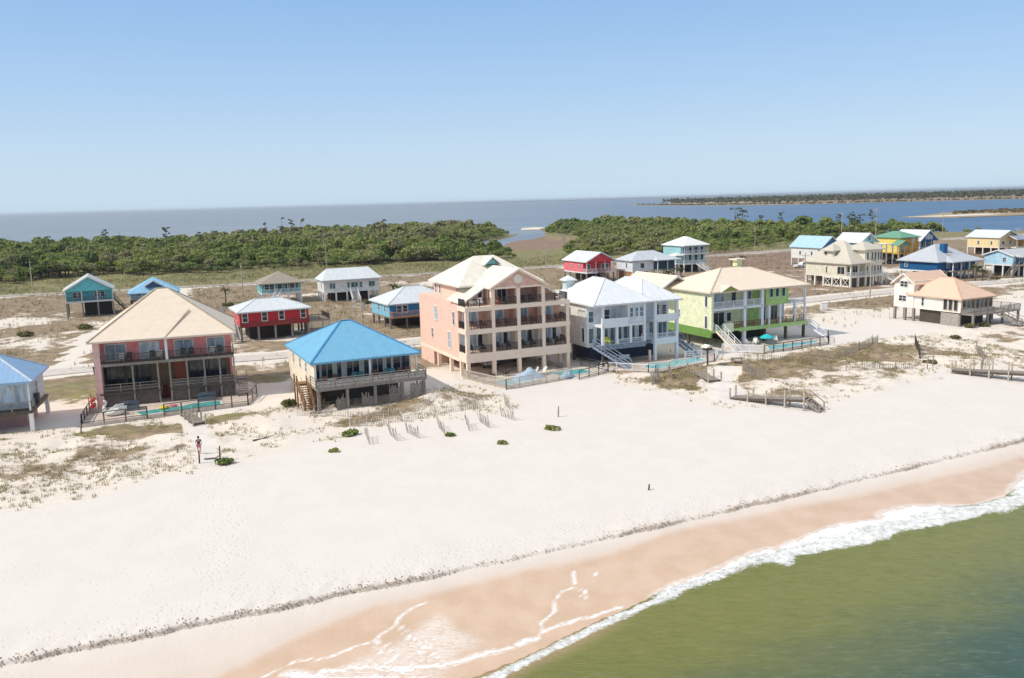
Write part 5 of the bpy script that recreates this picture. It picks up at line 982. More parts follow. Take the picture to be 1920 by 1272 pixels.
# people, posts and debris on the sand path
def person(x,y,rz,label,shirt,shorts,skin):
    z=T(x,y);r=tag(empty('person',(x,y,z),rz),label,'person')
    def skinned(name,vs,es,rad,m,par):
        me=bpy.data.meshes.new(name);me.from_pydata(vs,es,[]);o=bpy.data.objects.new(name,me);C.objects.link(o);o.parent=par;me.materials.append(m)
        sm=o.modifiers.new('skin','SKIN');o.modifiers.new('sub','SUBSURF').levels=1
        for i,q in enumerate(rad): me.skin_vertices[0].data[i].radius=(q,q*.85)
        me.skin_vertices[0].data[0].use_root=True;return o
    vs=[(0,0,.92),(0,.01,1.15),(0,.02,1.38),(0,.0,1.48),(0,-.02,1.60),(0,-.02,1.70)];es=[(0,1),(1,2),(2,3),(3,4),(4,5)];rad=[.14,.13,.15,.06,.095,.08]
    for s in (-1,1):
        k=len(vs);st=.16*s
        vs+=[(s*.09,-.0,.86),(s*.10,-st*.7-.02,.48),(s*.10,-st*.7+.05*(s>0),.10),(s*.10,-st*.7-.14,.04)];es+=[(0,k),(k,k+1),(k+1,k+2),(k+2,k+3)];rad+=[.095,.065,.042,.035]
        k=len(vs);vs+=[(s*.2,.02,1.40),(s*.25,.05+st*.4,1.13),(s*.24,-.06+st*.8,.90)];es+=[(2,k),(k,k+1),(k+1,k+2)];rad+=[.055,.042,.035]
        w=k+2
        for j in range(5):
            kk=len(vs);q=(j-2)*.016;vs.append((s*.24+(-.03*s if j==4 else 0),-.07+st*.8+q-(.03 if j==4 else 0),.86-.0*j));vs.append((s*.24+(-.05*s if j==4 else 0),-.085+st*.8+q*1.4-(.03 if j==4 else 0),.80+.01*abs(j-1)));es+=[(w,kk),(kk,kk+1)];rad+=[.011,.009]
    skinned('body',vs,es,rad,skin,r)
    skinned('shirt',[(0,.0,.90),(0,.01,1.15),(0,.02,1.36),(-.2,.02,1.38),(-.24,.04,1.2),(.2,.02,1.38),(.24,.04,1.2)],[(0,1),(1,2),(2,3),(3,4),(2,5),(5,6)],[.165,.155,.17,.075,.065,.075,.065],shirt,r)
    skinned('shorts',[(0,0,.93),(-.1,0,.84),(-.11,.02,.55),(.1,0,.84),(.11,-.06,.55)],[(0,1),(1,2),(0,3),(3,4)],[.16,.12,.095,.12,.095],shorts,r)
    obj('hair',MB().lathe((0,.0,1.58),[(.09,.0),(.108,.06),(.10,.13),(.06,.18),(.01,.195)],10),pm('dark_hair',(46,38,34),'plain',.8),r,smooth=True)
    obj('face',MB().box(-.012,.012,-.125,-.105,1.60,1.64).box(-.04,-.022,-.108,-.1,1.645,1.655).box(.022,.04,-.108,-.1,1.645,1.655).box(-.025,.025,-.108,-.1,1.565,1.575),pm('face_shade',(120,76,66),'plain',.8),r)
    return r
SK=pm('skin_tone',(214,160,136),'plain',.8)
person(-30.2,79.,R(25),'person walking down the sand path in a dark plum top and pink shorts',pm('plum_cloth',(78,56,74),'plain',.9),pm('rose_cloth',(190,110,116),'plain',.9),SK)
def spost(x,y,hh,label,m=DWOOD):
    z=T(x,y);o=obj('wooden_post',MB().tube((0,0,-.3),(.04,0,hh*.6),.08,.075,7).tube((.04,0,hh*.6),(.06,0,hh),.075,.06,7),m,loc=(x,y,z));tag(o,label,'post')
spost(-29.3,76.4,1.25,'lone dark post at the foot of the sand path');spost(-28.,78.2,1.1,'dark post right of the walking person');spost(-32.8,80.2,.8,'short grey post left of the sand path',WOOD)
spost(4.8,90.4,1.2,'thin lone stake standing in the open sand right of the fence stubs',WOOD);spost(11.,67.9,.5,'small leaning stick on the open beach',DWOOD)
spost(-46.3,88.6,1.5,'pale stake between the edge house and the pink duplex pool',WOOD);spost(54.8,110.6,1.5,'left of two stakes before the right boardwalk',WOOD);spost(56.,111.6,1.5,'right of two stakes before the right boardwalk',WOOD)
o=obj('driftwood_log',MB().tube((0,0,.1),(1.1,.5,.16),.09,.07,7).tube((1.1,.5,.16),(1.9,.5,.42),.07,.03,7).tube((.9,.4,.15),(1.2,1.,.3),.05,.02,6),DWOOD,loc=(-26.6,84.,T(-26.6,84.)));tag(o,'dark driftwood branch lying on the dune right of the sand path','driftwood')
o=obj('driftwood_log',MB().tube((0,0,.08),(-1.,-.35,.12),.07,.06,7).tube((0,0,.08),(.5,.3,.4),.06,.03,7),DWOOD,loc=(-28.2,77.7,T(-28.2,77.7)));tag(o,'short driftwood piece beside the dark post on the path','driftwood')
# purple martin style bird house on a post by the white pool
x,y=26.6,114.4;z=T(x,y);r=tag(empty('bird_feeder',(x,y,z),R(24)),'roofed bird feeder on a dark post by the turquoise pool','bird feeder');obj('post',MB().box(-.09,.09,-.09,.09,-.3,2.2),DWOOD,r);bx=obj('feeder_box',MB().box(-.5,.5,-.4,.4,2.2,2.6),DWOOD,r);obj('feeder_roof',MB().extr([(-.8,-.6,2.6),(0,-.6,2.95),(.8,-.6,2.6)],(0,1.2,0)),CREAMTRIM,bx)
# grill cart in the dune
x,y=31.2,116.4;z=T(x,y);o=obj('picnic_table',MB().box(-.9,.9,-.4,.4,.7,.76).box(-.9,.9,-.85,-.6,.42,.47).box(-.9,.9,.6,.85,.42,.47).beam((-.7,-.75,0),(-.6,0,.72),.08,.08).beam((-.7,.75,0),(-.6,0,.72),.08,.08).beam((.7,-.75,0),(.6,0,.72),.08,.08).beam((.7,.75,0),(.6,0,.72),.08,.08),WOOD,loc=(x,y,z));tag(o,'grey picnic table at the dune edge right of the turquoise pool','picnic table')
# vehicles
def vehicle(x,y,rz,col,label,cat,pick=False,L=4.7):
    z=T(x,y);r=tag(empty('parked_'+cat.replace(' ','_'),(x,y,z),rz),label,cat);w=.9;m=pm('car_paint_%d_%d_%d'%col,col,'plain',.85,rough=.3,spec=.6,var=.02);l=L/2
    prof=[(-l,.45),(-l,.9),(-l*.9,1.0),(l*.52,1.02),(l*.94,.88),(l,.7),(l,.42)]
    obj('body',MB().extr([(a,-w,b) for a,b in prof],(0,2*w,0)),m,r)
    cab=[(-l*.1,1.0),(0.,1.72),(l*.36,1.72),(l*.6,1.0)] if pick else [(-l*.92,1.0),(-l*.7,1.66),(l*.2,1.68),(l*.52,1.0)]
    cb=obj('cabin',MB().extr([(a,-w+.1,b) for a,b in cab],(0,2*w-.2,0)),m,r);g=[(a*.9+.02*l,1.05+(b-1.0)*.8) for a,b in cab]
    obj('window',MB().extr([(a,-w+.085,b) for a,b in g],(0,2*w-.17,0)),GL,cb)
    for sx in (-.6,.62):
        for sy in (-1,1): wh_=obj('wheel',MB().tube((sx*l,sy*(w-.2),.36),(sx*l,sy*(w+.02),.36),.36,.36,14),DARK,r);obj('rim',MB().tube((sx*l,sy*(w+.02),.36),(sx*l,sy*(w+.04),.36),.2,.2,10),pm('silver_rim',(190,190,190),'plain',.9),wh_)
    for sy in (-.6,.6): obj('headlight',MB().box(l-.02,l+.02,sy-.15,sy+.15,.66,.8),WHITE,r);obj('tail_light',MB().box(-l-.02,-l+.02,sy-.12,sy+.12,.7,.9),RED,r)
vehicle(33.2,232.5,R(70),(70,40,44),'dark red pickup truck beside the coral cottage','truck',True,5.2)
vehicle(91.5,268.,R(25),(232,234,236),'white pickup truck left of the sky blue gable roof','truck',True,5.2)
vehicle(125.,279.,R(115),(40,42,48),'dark car parked under the yellow house','car');pass
vehicle(-4.,121.,R(115),(225,225,222),'white car parked under the left side of the peach house','car')
x,y=-66.,124.;z=T(x,y)
o=obj('trash_bin',MB().extr([(-.3,-.3,0),(.3,-.3,0),(.36,-.3,1.),(-.36,-.3,1.)],(0,.62,0)).box(-.4,.4,-.36,.38,1.,1.08),DARK,loc=(-60.8,122.6,T(-60.8,122.6)));tag(o,'dark trash bin at the lane edge left of the pink duplex','trash bin')
o=obj('white_cabinet',MB().box(-.6,.6,-.4,.4,0,1.5).box(-.66,.66,-.46,.46,1.5,1.58),WHITE,loc=(63.,170.5,T(63,170.5)));tag(o,'small white utility cabinet on the brown lot right of the lime house','cabinet')
for x,y,l in ((80.,157.,'left bleached stump pile behind the warm white house'),(82.,158.,'right bleached stump pile behind the warm white house')):
    b=MB()
    for i in range(9): a=random.uniform(0,6.3);b.tube((0,0,.1),(1.3*math.cos(a),1.3*math.sin(a),random.uniform(.4,1.5)),.14,.05,6)
    tag(obj('dead_stump',b,WOOD,loc=(x,y,T(x,y))),l,'stump')
b=MB()
for i in range(40): a=random.uniform(0,6.3);q=random.uniform(0,1.);b.tube((q*1.4*math.cos(a),q*1.2*math.sin(a),0),(1.9*q*math.cos(a+.4),1.7*q*math.sin(a+.4),random.uniform(1.2,3.0)),.05,.015,5)
tag(obj('dead_bush',b,BWOOD,loc=(-23.4,96.6,T(-23.4,96.6))),'tangled bare brown bush at the front left corner of the bungalow','bush')
# ================================================================ vegetation
def leafmat(name,cols,var=.5):
    m,t,b=newmat(name);oi=t('ObjectInfo').outputs['Random'];tn=t.attr('tint');P=t('NewGeometry').outputs['Position']
    q=t.math('FRACT',t.math('ADD',oi,tn));n=t.noise(P,1.1,3,.6);lf=t.attr('leaf')
    q=t.math('ADD',t.math('MULTIPLY',q,.9),t.math('MULTIPLY',t.math('SUBTRACT',n,.42),.55),clamp=True)
    r=t('ValToRGB',{0:q});e=r.color_ramp.elements
    for i,c in enumerate(cols):
        k=e[i] if i<2 else e.new(i/(len(cols)-1));k.position=i/(len(cols)-1);k.color=c4(c)
    col=t.mix(lf,r.outputs[0],t.mix(.5,r.outputs[0],(.20,.21,.06)),'MIX')
    setb(t,b,Base_Color=col,Roughness=.7,Specular_IOR_Level=.2)
    tr=t('BsdfTranslucent',{0:col});mx=t('MixShader',{0:.28,1:b.outputs[0],2:tr.outputs[0]});out=next(n for n in t.n if n.type=='OUTPUT_MATERIAL');t.l.new(mx.outputs[0],out.inputs[0])
    return m
LEAF=leafmat('thicket_leaves',[(.09,.13,.05),(.15,.21,.058),(.22,.275,.075),(.30,.33,.105),(.29,.255,.15),(.24,.25,.11)])
PINEL=leafmat('pine_needles',[(.11,.13,.075),(.14,.16,.085),(.17,.18,.10)])
PALML=leafmat('palm_leaves',[(.10,.115,.03),(.14,.14,.045),(.075,.09,.025)])
BARK=pm('grey_bark',(128,112,98),'wood',.6)
def crown_arrays(rx,ry,rz,zc,n,s,seed,lobes=8,flat=0.):
    g=np.random.default_rng(seed)
    u=g.normal(size=(lobes,3));u/=np.linalg.norm(u,axis=1)[:,None];u[:,2]=np.abs(u[:,2])*.9-.15
    L=u*np.array([rx,ry,rz])*.62*g.uniform(.6,1.05,(lobes,1))+np.array([0,0,zc]);Lr=g.uniform(.34,.55,lobes)*np.array((rx+ry+rz)/3)
    k=g.integers(0,lobes,n);d=g.normal(size=(n,3));d/=np.linalg.norm(d,axis=1)[:,None];d[:,2]=np.where(d[:,2]<-.35,-d[:,2],d[:,2])
    c=L[k]+d*Lr[k][:,None]*g.uniform(.62,1.08,(n,1))*np.array([1,1,.85])
    nn=d+g.normal(size=(n,3))*.55;nn/=np.linalg.norm(nn,axis=1)[:,None]
    a=np.cross(nn,g.normal(size=(n,3)));a/=np.linalg.norm(a,axis=1)[:,None];b=np.cross(nn,a);sz=s*g.uniform(.55,1.3,(n,1))
    q=np.stack([c-a*sz-b*sz*.55,c+a*sz*.4-b*sz,c+a*sz+b*sz*.5,c-a*sz*.3+b*sz*.9],1)
    leaf=np.repeat(g.uniform(0,1,n)**2*.8,4)
    return q.reshape(-1,3),leaf
def quads_obj(name,V,leaf,tint,m,parent=None):
    n=len(V)//4;me=bpy.data.meshes.new(name);me.vertices.add(len(V));me.vertices.foreach_set('co',V.astype(np.float32).ravel());me.loops.add(n*4);me.loops.foreach_set('vertex_index',np.arange(n*4));me.polygons.add(n);me.polygons.foreach_set('loop_start',np.arange(0,n*4,4));me.polygons.foreach_set('loop_total',np.full(n,4));me.update()
    for an,v in (('leaf',leaf),('tint',tint)):
        at=me.attributes.new(an,'FLOAT','POINT');at.data.foreach_set('value',np.broadcast_to(np.asarray(v,np.float32),(len(V),)).copy())
    o=bpy.data.objects.new(name,me);C.objects.link(o);me.materials.append(m)
    if parent: o.parent=parent
    return o
PROT=[(2.9,2.7,2.0,2.0,640,.31),(2.3,2.5,2.2,2.2,540,.29),(3.6,3.1,2.3,2.3,760,.33),(1.9,2.1,1.3,1.1,400,.27),(2.3,2.4,3.3,3.5,640,.30)]
ARR=[crown_arrays(*p,seed=100+i,lobes=(9,6,13,5,11)[i]) for i,p in enumerate(PROT)]
# forest area: between the road verge and the bay, left and right of the inlet
FORL=[(-330,256),(-171.1,289),(-140.2,299),(-90.8,321),(-52.1,330),(-11.9,342),(5,352),(-2,395),(-16,410),(-30,470),(-28,500),(-12,560),(-3,600),(0,640),(-22.3,684),(-84.9,729),(-114.8,684),(-182.4,614),(-229.4,558),(-274.1,542),(-330,490)]
FORR=[(24,345),(52.6,349),(85.6,352),(117.4,385),(161.1,438),(260,489),(262,462),(240,500),(203,513),(165,541),(128,604),(98,706),(60,752),(32,752),(28,640),(30,600),(42,540),(40,470),(38,440),(24,408)]
def scatter(poly,sp,seed,jit=.45):
    g=np.random.default_rng(seed);xs=[p[0] for p in poly];yv=[p[1] for p in poly];X,Y=np.meshgrid(np.arange(min(xs),max(xs),sp),np.arange(min(yv),max(yv),sp));X=X.ravel()+g.uniform(-jit,jit,X.size)*sp;Y=Y.ravel()+g.uniform(-jit,jit,Y.size)*sp
    k=polysd(X,Y,poly)>0;return X[k],Y[k]
xl,yl=scatter(FORL,4.5,1);xr,yr=scatter(FORR,4.5,2);X=np.concatenate([xl,xr]);Y=np.concatenate([yl,yr])
vis=np.abs(X)<Y*.64+14;X,Y=X[vis],Y[vis]
dens=fbm(X,Y,.03,3,201);keep=dens>.33;X,Y=X[keep],Y[keep];dens=dens[keep]
front=np.minimum(polysd(X,Y,FORL)*(X<12)+polysd(X,Y,FORR)*(X>=12),60)
hsc=(.35+.95*fbm(X,Y,.022,3,205)+.75*fbm(X,Y,.13,2,206)-.2)*(.62+.38*sstep(0,14,front))
hsc=hsc*np.where((X>25)&(Y<430),.8,1.)*np.where((X>-90)&(X<0)&(Y>500),1.2,1.)
Zt=height(X,Y);tint=(fbm(X,Y,.02,2,207)*.9+RNG.uniform(0,.45,len(X)))%1.
order=np.argsort(Y/(1.+0*Y)-front*0);NI=270;pid=RNG.integers(0,len(ARR),len(X));rz=RNG.uniform(0,6.28,len(X))
protos=[]
LB=['olive green rounded shrub oak in the front row of the thicket along the road','bushy green thicket tree with lumpy crown facing the road','large spreading green thicket tree by the road verge','small low green shrub at the thicket edge','tall rounded green tree standing at the thicket front']
for i,p in enumerate(PROT):
    r=tag(empty('thicket_tree',(0,0,-50),0),LB[i],'tree',['rounded shrub oaks','bushy thicket trees','large spreading trees','small low shrubs','tall rounded trees'][i]+' along the thicket edge')
    quads_obj('crown',ARR[i][0],ARR[i][1],0.,LEAF,r)
    b=MB().tube((0,0,-.4),(.1,0,p[3]*.55),.17,.12,7)
    for k in range(4): a=k*1.57+i;b.tube((.1,0,p[3]*.5),(p[0]*.5*math.cos(a),p[1]*.5*math.sin(a),p[3]*1.05),.09,.03,5)
    obj('trunk',b,BARK,r);protos.append(r)
used=[0]*5
for j in order[:NI]:
    i=pid[j];loc=(X[j],Y[j],Zt[j]);s=float(hsc[j])*1.15
    if not used[i]: r=protos[i];r.location=loc;r.rotation_euler=(0,0,rz[j]);r.scale=(s,)*3;used[i]=1
    else: r=dup(protos[i],loc,float(rz[j]),scale=s)
VV=[];LL=[];TT=[]
for j in order[NI:]:
    V,lf=ARR[pid[j]];far=Y[j]>430;st=4*(2 if far else 1);c,s=math.cos(rz[j]),math.sin(rz[j]);k=float(hsc[j])*1.2
    if far: idx=(np.arange(0,len(V)//4,2)[:,None]*4+np.arange(4)).ravel();V=V[idx];lf=lf[idx];cen=V.reshape(-1,4,3).mean(1,keepdims=True);V=((V.reshape(-1,4,3)-cen)*1.4+cen).reshape(-1,3)
    W_=np.stack([V[:,0]*c-V[:,1]*s,V[:,0]*s+V[:,1]*c,V[:,2]],1)*k+np.array([X[j],Y[j],Zt[j]]);VV.append(W_);LL.append(lf);TT.append(np.full(len(V),tint[j]))
print('forest trees',len(X),'quads',sum(len(v) for v in VV)//4)
struct(quads_obj('far_thicket',np.concatenate(VV),np.concatenate(LL),np.concatenate(TT),LEAF),'stuff','dense green thicket behind its front trees reaching to the bay')
# tall pines
def pine(x,y,hh,seed,label,group='tall bare stemmed pines above the thicket',w=1.):
    g=random.Random(seed);z=T(x,y);r=tag(empty('pine_tree',(x,y,max(z,.5)),g.uniform(0,6)),label,'tree',group);b=MB();tp=(g.uniform(-.5,.5),g.uniform(-.5,.5),hh);b.tube((0,0,-.5),(tp[0]*.5,tp[1]*.5,hh*.6),.22,.16,7).tube((tp[0]*.5,tp[1]*.5,hh*.6),tp,.16,.06,7);Vs=[];Ls=[]
    for k in range(6):
        q=g.uniform(.6,1.);a=g.uniform(0,6.3);rr=g.uniform(.8,2.4)*w*(1.25-q*.6);c=(tp[0]*q+rr*math.cos(a),tp[1]*q+rr*math.sin(a),hh*q+g.uniform(0,.5));b.tube((tp[0]*q,tp[1]*q,hh*q-.4),c,.06,.03,5)
        V,l=crown_arrays(1.1*w,1.1*w,.5,0,52,.26,seed*10+k,4);Vs.append(V+np.array(c));Ls.append(l)
    quads_obj('crown',np.concatenate(Vs),np.concatenate(Ls),0.,PINEL,r);obj('trunk',b,BARK,r)
pl=[(-125.4,442.5,16),(-119,452,17),(-115,455,16.5),(-109,452,16),(-205,438,13.5),(-209,446,13),(-199,440,12.5),(-172,430,13),(-174,436,14),(-150,418,11.5),(108.2,500,10.5),(144,490,11),(160,505,12.5),(172,446,11.5),(176,443.5,13),(178.6,444,12.5),(182,445,11.5),(190,450,13.),(-78,500,13.5),(-74,505,13),(-96.2,498,11),(-222,415,11.5),(-214,412,12)]
for i,(x,y,hh) in enumerate(pl): pine(x,y,hh,i+1,'tall dark pine rising above the thicket against the bay')
pine(133,505,16,77,'broad dark pine with a wide crown, biggest above the right thicket','broad pine',2.3);pine(137.5,507,14.5,78,'second broad pine leaning right beside the biggest one','broad pine',1.9)
# dead grey trees on the thicket ridge
for i,(x,y,hh) in enumerate(((-62,520,12),(-60,525,13),(-56,524,11),(-88,470,9),(30,470,7),(36,500,8))):
    g=random.Random(i+40);b=MB().tube((0,0,-.5),(0,0,hh*.6),.2,.12,6)
    for k in range(9): a=g.uniform(0,6.3);z0=g.uniform(.35,.6)*hh;b.tube((0,0,z0),(2.2*math.cos(a),2.2*math.sin(a),z0+g.uniform(.2,.45)*hh),.08,.02,5)
    tag(obj('dead_tree',b,pm('bleached_wood',(176,160,146),'wood',.75),loc=(x,y,T(x,y))),'bare bleached tree among the green thicket crowns','tree','bare trees in the thicket')
# palms and yucca clumps
def frond(b,base,a,L,droop,w=.28,n=6):
    ca,sa=math.cos(a),math.sin(a);prev=None;pts=[]
    for i in range(n+1):
        q=i/n;rr=L*q*(1-.15*q);zz=base[2]+L*(.55*q-droop*q*q);pts.append((base[0]+ca*rr,base[1]+sa*rr,zz,w*(1-abs(q-.45)*1.3)))
    for p,q in zip(pts[:-1],pts[1:]):
        for s in (-1,1): b.add([(p[0],p[1],p[2]),(q[0],q[1],q[2]),(q[0]-s*sa*q[3],q[1]+s*ca*q[3],q[2]-.35*abs(q[3])),(p[0]-s*sa*p[3],p[1]+s*ca*p[3],p[2]-.35*abs(p[3]))],[(0,1,2,3)])
def palm(x,y,hh,label,L=1.6,nf=22,seed=1,group=None):
    g=random.Random(seed);z=T(x,y);r=tag(empty('palm_tree',(x,y,z),0),label,'palm',group);obj('trunk',MB().tube((0,0,-.4),(.1,.05,hh*.5),.2,.16,8).tube((.1,.05,hh*.5),(.15,.1,hh),.16,.19,8),BARK,r);b=MB()
    for i in range(nf): frond(b,(.15,.1,hh),g.uniform(0,6.3),L*g.uniform(.75,1.15),g.uniform(.2,1.15),.3)
    obj('crown',b,PALML,r)
for i,(x,y,hh,l,L) in enumerate(((-29.4,213,3.4,'left palm right of the white cottage',1.6),(-27.6,214.5,2.6,'right palm close to the white cottage palms',1.5),(69.6,268,3.6,'left of two palms behind the lime house chimney',1.6),(72.6,267,4.,'right of two palms behind the lime house chimney',1.7),(43.,232.5,3.2,'palm before the low white cottage porch',1.6),(47.6,238,3.6,'palm between the low cottage and the pale teal house',1.7),(38.,231.5,2.4,'small palm before the low white cottage wall',1.2),(118.9,217.5,3.4,'big bushy palm in front of the deep blue bungalow stairs',2.6),(120.2,216.6,2.4,'lower palm leaning against the big bushy one',2.1),(-71.2,212,3.4,'palm left of the teal cottage',1.9),(-85,212.,4.,'palm right of the light blue roof',1.8),(-101.5,214,3.,'palm left of the light blue roof',1.9))): palm(x,y,hh,l,L,26,i+1)
SCRUBL=leafmat('scrub_leaves',[(.13,.125,.045),(.17,.14,.06),(.21,.16,.08),(.12,.14,.04)])
def shrub(x,y,s,label,seed,m=LEAF,flat=.42):
    z=T(x,y);V,l=crown_arrays(s*1.25,s*.9,s*flat,s*flat*.35,int(110+90*s),.13+.05*s,seed,9);r=tag(empty('shrub',(x,y,z),0),label,'bush');quads_obj('foliage',V,l,.3,m,r);b=MB()
    for k in range(5): a=k*1.256;b.tube((0,0,-.1),(s*.5*math.cos(a),s*.5*math.sin(a),s*flat*.6),.03,.012,5)
    obj('stem',b,BARK,r)
for i,(x,y,s,l) in enumerate(((-16.9,85.2,.95,'round green shrub at the left end of the sand fence stubs'),(4.,85.6,.75,'low green shrub alone on the open sand below the aqua pool'),(-1.3,80.9,.5,'small dark green shrub below the fence stubs'),(-6.6,84.,.5,'tiny green shrub at the foot of the middle fence stub'),(-17.4,79.4,.5,'small dark tuft left of the fence stubs'),(-27.,76.4,.9,'yellow green yucca like shrub at the foot of the sand path'),(-30,141,1.6,'olive bush between the red bungalow and the lane'),(-50.5,103.5,1.5,'olive bush at the left wall of the pink duplex'),(-26.6,98.2,1.2,'dark bush at the left corner of the bungalow'),(77.5,142.5,1.1,'low bush at the front corner of the warm white house'),(80.5,143.3,1.,'low bush beneath the warm white house deck'),(70,133,.9,'brown green bush on the sand before the warm white house'),(-86,171,1.6,'dark scrub bush on the sandy lot left of the pink duplex'),(-94,163,1.8,'dark scrub bush farther left on the sandy lot'),(-35,205,1.4,'bush beside the white cottage stairs'),(-68,204,1.5,'bush left of the teal cottage stairs'),(112,219,1.3,'bush before the deep blue bungalow piles'),(125,219,1.2,'bush right of the deep blue bungalow stairs'),(136,219,1.2,'bush under the pale blue cottage'),(57.,114.6,.9,'brown bush on the dune left of the right boardwalk'))): shrub(x,y,s,l,300+i,LEAF if i<6 else SCRUBL)
# dune grass: uncountable tufts
def grass(name,pts,dens_fn,hmin,hmax,m,label,seed,blades=7):
    g=np.random.default_rng(seed);X,Y=pts;p=dens_fn(X,Y);k=g.uniform(size=len(X))<p;X,Y=X[k],Y[k];Z=height(X,Y);n=len(X)
    B=blades;ang=g.uniform(0,6.28,(n,B));ln=g.uniform(.1,.5,(n,B));hh=g.uniform(hmin,hmax,(n,B));w=g.uniform(.015,.04,(n,B))
    bx=X[:,None]+g.normal(0,.12,(n,B));by=Y[:,None]+g.normal(0,.12,(n,B));bz=np.broadcast_to(Z[:,None]-.04,(n,B));ca,sa=np.cos(ang),np.sin(ang)
    p0=np.stack([bx-sa*w,by+ca*w,bz],-1);p1=np.stack([bx+sa*w,by-ca*w,bz],-1)
    t0=np.stack([bx+ca*ln*hh*1.6+sa*w*.3,by+sa*ln*hh*1.6-ca*w*.3,bz+hh],-1);t1=np.stack([bx+ca*ln*hh*1.6-sa*w*.3,by+sa*ln*hh*1.6+ca*w*.3,bz+hh],-1)
    V=np.stack([p0,p1,t0,t1],2).reshape(-1,3);leaf=np.repeat(g.uniform(0,1,n*B),4);tint=np.repeat(np.repeat(g.uniform(0,1,n),B),4)
    print(name,n);return struct(quads_obj(name,V,leaf,tint,m),'stuff',label)
GRASS=leafmat('dune_grass_blades',[(.46,.35,.21),(.40,.33,.18),(.28,.26,.11),(.50,.40,.26),(.36,.27,.17)])
g=np.random.default_rng(5);N=150000
gx=g.uniform(-66,72,N);gy=g.uniform(62,136,N)
def vd(X,Y):
    D=(Y-ys(X))*.91;v=veg(X,Y,D)*(D<52);cl=fbm(X,Y,.5,4,401)
    return np.clip((v-.05)*1.1,0,1)*sstep(.42,.62,cl)*.75
grass('dune_grass',(gx,gy),vd,.10,.34,GRASS,'tufts of brown and olive dune grass on the foredune',6)
gx=g.uniform(-190,190,70000);gy=g.uniform(125,330,70000);k=np.abs(gx)<gy*.64+8;gx,gy=gx[k],gy[k]
def vi(X,Y):
    D=(Y-ys(X))*.91;return veg(X,Y,D)*(D>50)*sstep(.45,.6,fbm(X,Y,.22,4,403))*.8
grass('scrub_grass',(gx,gy),vi,.25,.85,leafmat('scrub_blades',[(.22,.16,.085),(.18,.165,.065),(.13,.135,.045),(.27,.20,.11)]),'scrubby grass tufts on the sandy lots between the houses',7,5)
gx=g.uniform(-190,190,60000);gy=g.uniform(240,480,60000);k=np.abs(gx)<gy*.64+8;gx,gy=gx[k],gy[k]
def vr(X,Y):
    sd=np.maximum(polysd(X,Y,FORL),polysd(X,Y,FORR));return (lined(X,Y,MROAD)>6)*(lined(X,Y,MROAD)<55)*(sd<2)*sstep(.4,.6,fbm(X,Y,.12,3,405))*.7*(polysd(X,Y,MROAD+[(2500,900),(2500,3000),(-4000,3000),(-4000,190)])>0)
VERGE=leafmat('verge_grass_blades',[(.16,.15,.05),(.13,.14,.04),(.22,.18,.08),(.10,.12,.03)])
grass('verge_grass',(gx,gy),vr,.3,1.0,VERGE,'tall green and straw grass between the road and the thicket',8,5)
# ================================================================ far land across the bay
def landstrip(name,poly,m,label,z=.5):
    return struct(obj(name,MB().prism(poly,-1.,z),m),label=label)
MARSH=pm('marsh_grass_brown',(186,160,122),'plain',.75,var=.25)
FARL=leafmat('far_woods_leaves',[(.08,.09,.05),(.11,.115,.06),(.14,.13,.07),(.17,.14,.085)])
PEN=[(392,2860),(440,2450),(474,2215),(520,2080),(633,1874),(760,1860),(888,1880),(1101,1800),(1600,1660),(3400,1900),(3600,4200),(1200,3600),(700,3300)]
landstrip('far_peninsula',PEN,MARSH,'low marshy peninsula across the bay on the right',.9)
def band(name,poly,sp,hmin,hmax,n,s,m,label,seed,rr=(4,8)):
    X,Y=scatter(poly,sp,seed);VV=[];LL=[];TT=[];g=np.random.default_rng(seed)
    vis=(X<Y*.66+60);X,Y=X[vis],Y[vis]
    for x,y in zip(X,Y):
        hh=g.uniform(hmin,hmax);r=g.uniform(*rr);V,l=crown_arrays(r,r,hh*.32,hh*.66,n,s,int(g.integers(1e6)),5);VV.append(V+np.array([x,y,.5]));LL.append(l);TT.append(np.full(len(V),g.uniform()))
    struct(quads_obj(name,np.concatenate(VV),np.concatenate(LL),np.concatenate(TT),m),'stuff',label);print(name,len(X))
band('peninsula_woods',[(445,2600),(500,2260),(560,2090),(660,1960),(790,1915),(900,1920),(1120,1850),(1600,1720),(1900,1800),(1700,2500),(900,2600)],17,9,21,22,2.6,FARL,'dark woods along the far peninsula',31)
band('peninsula_marsh_brush',[(410,2780),(478,2230),(640,1890),(890,1895),(1110,1815),(1600,1680),(1600,1720),(1110,1850),(890,1925),(640,1930),(500,2300),(430,2780)],14,1.2,4,12,1.6,FARL,'low brush along the peninsula shore',32,(3,6))
landstrip('marsh_island',[(369,808),(400,832),(458,905),(520,935),(700,960),(700,850),(520,800),(455,765),(393,752)],MARSH,'brown marsh island in the bay on the right',.6)
landstrip('sand_spit',[(372,800),(395,780),(440,790),(470,815),(455,835),(410,815)],pm('pale_spit_sand',(238,226,208),'plain',.85),'pale sand bar on the marsh island edge',.75)
landstrip('inlet_beach',[(10,742),(26,735),(33,770),(25,790),(12,775)],MATS['pale_spit_sand'],'white sand bar at the mouth of the inlet',.7)
band('island_reeds',[(405,800),(460,880),(520,915),(690,945),(690,870),(520,815),(470,850),(420,828)],9,1.,2.6,12,1.1,leafmat('reeds',[(.17,.12,.07),(.22,.15,.085),(.13,.12,.05)]),'brown reeds on the marsh island',33,(3,6))
FARC=pm('far_coast_green',(84,92,84),'plain',.7,var=.2)
b=MB();g=random.Random(3);top=[];n=260
for i in range(n+1): top.append((-1200+i*60,14200-i*22+300*math.sin(i*.05),6+10*float(fbm(np.array([i*.35]),np.array([1.]),1.,4,9)[0])*(min(1,i/25))))
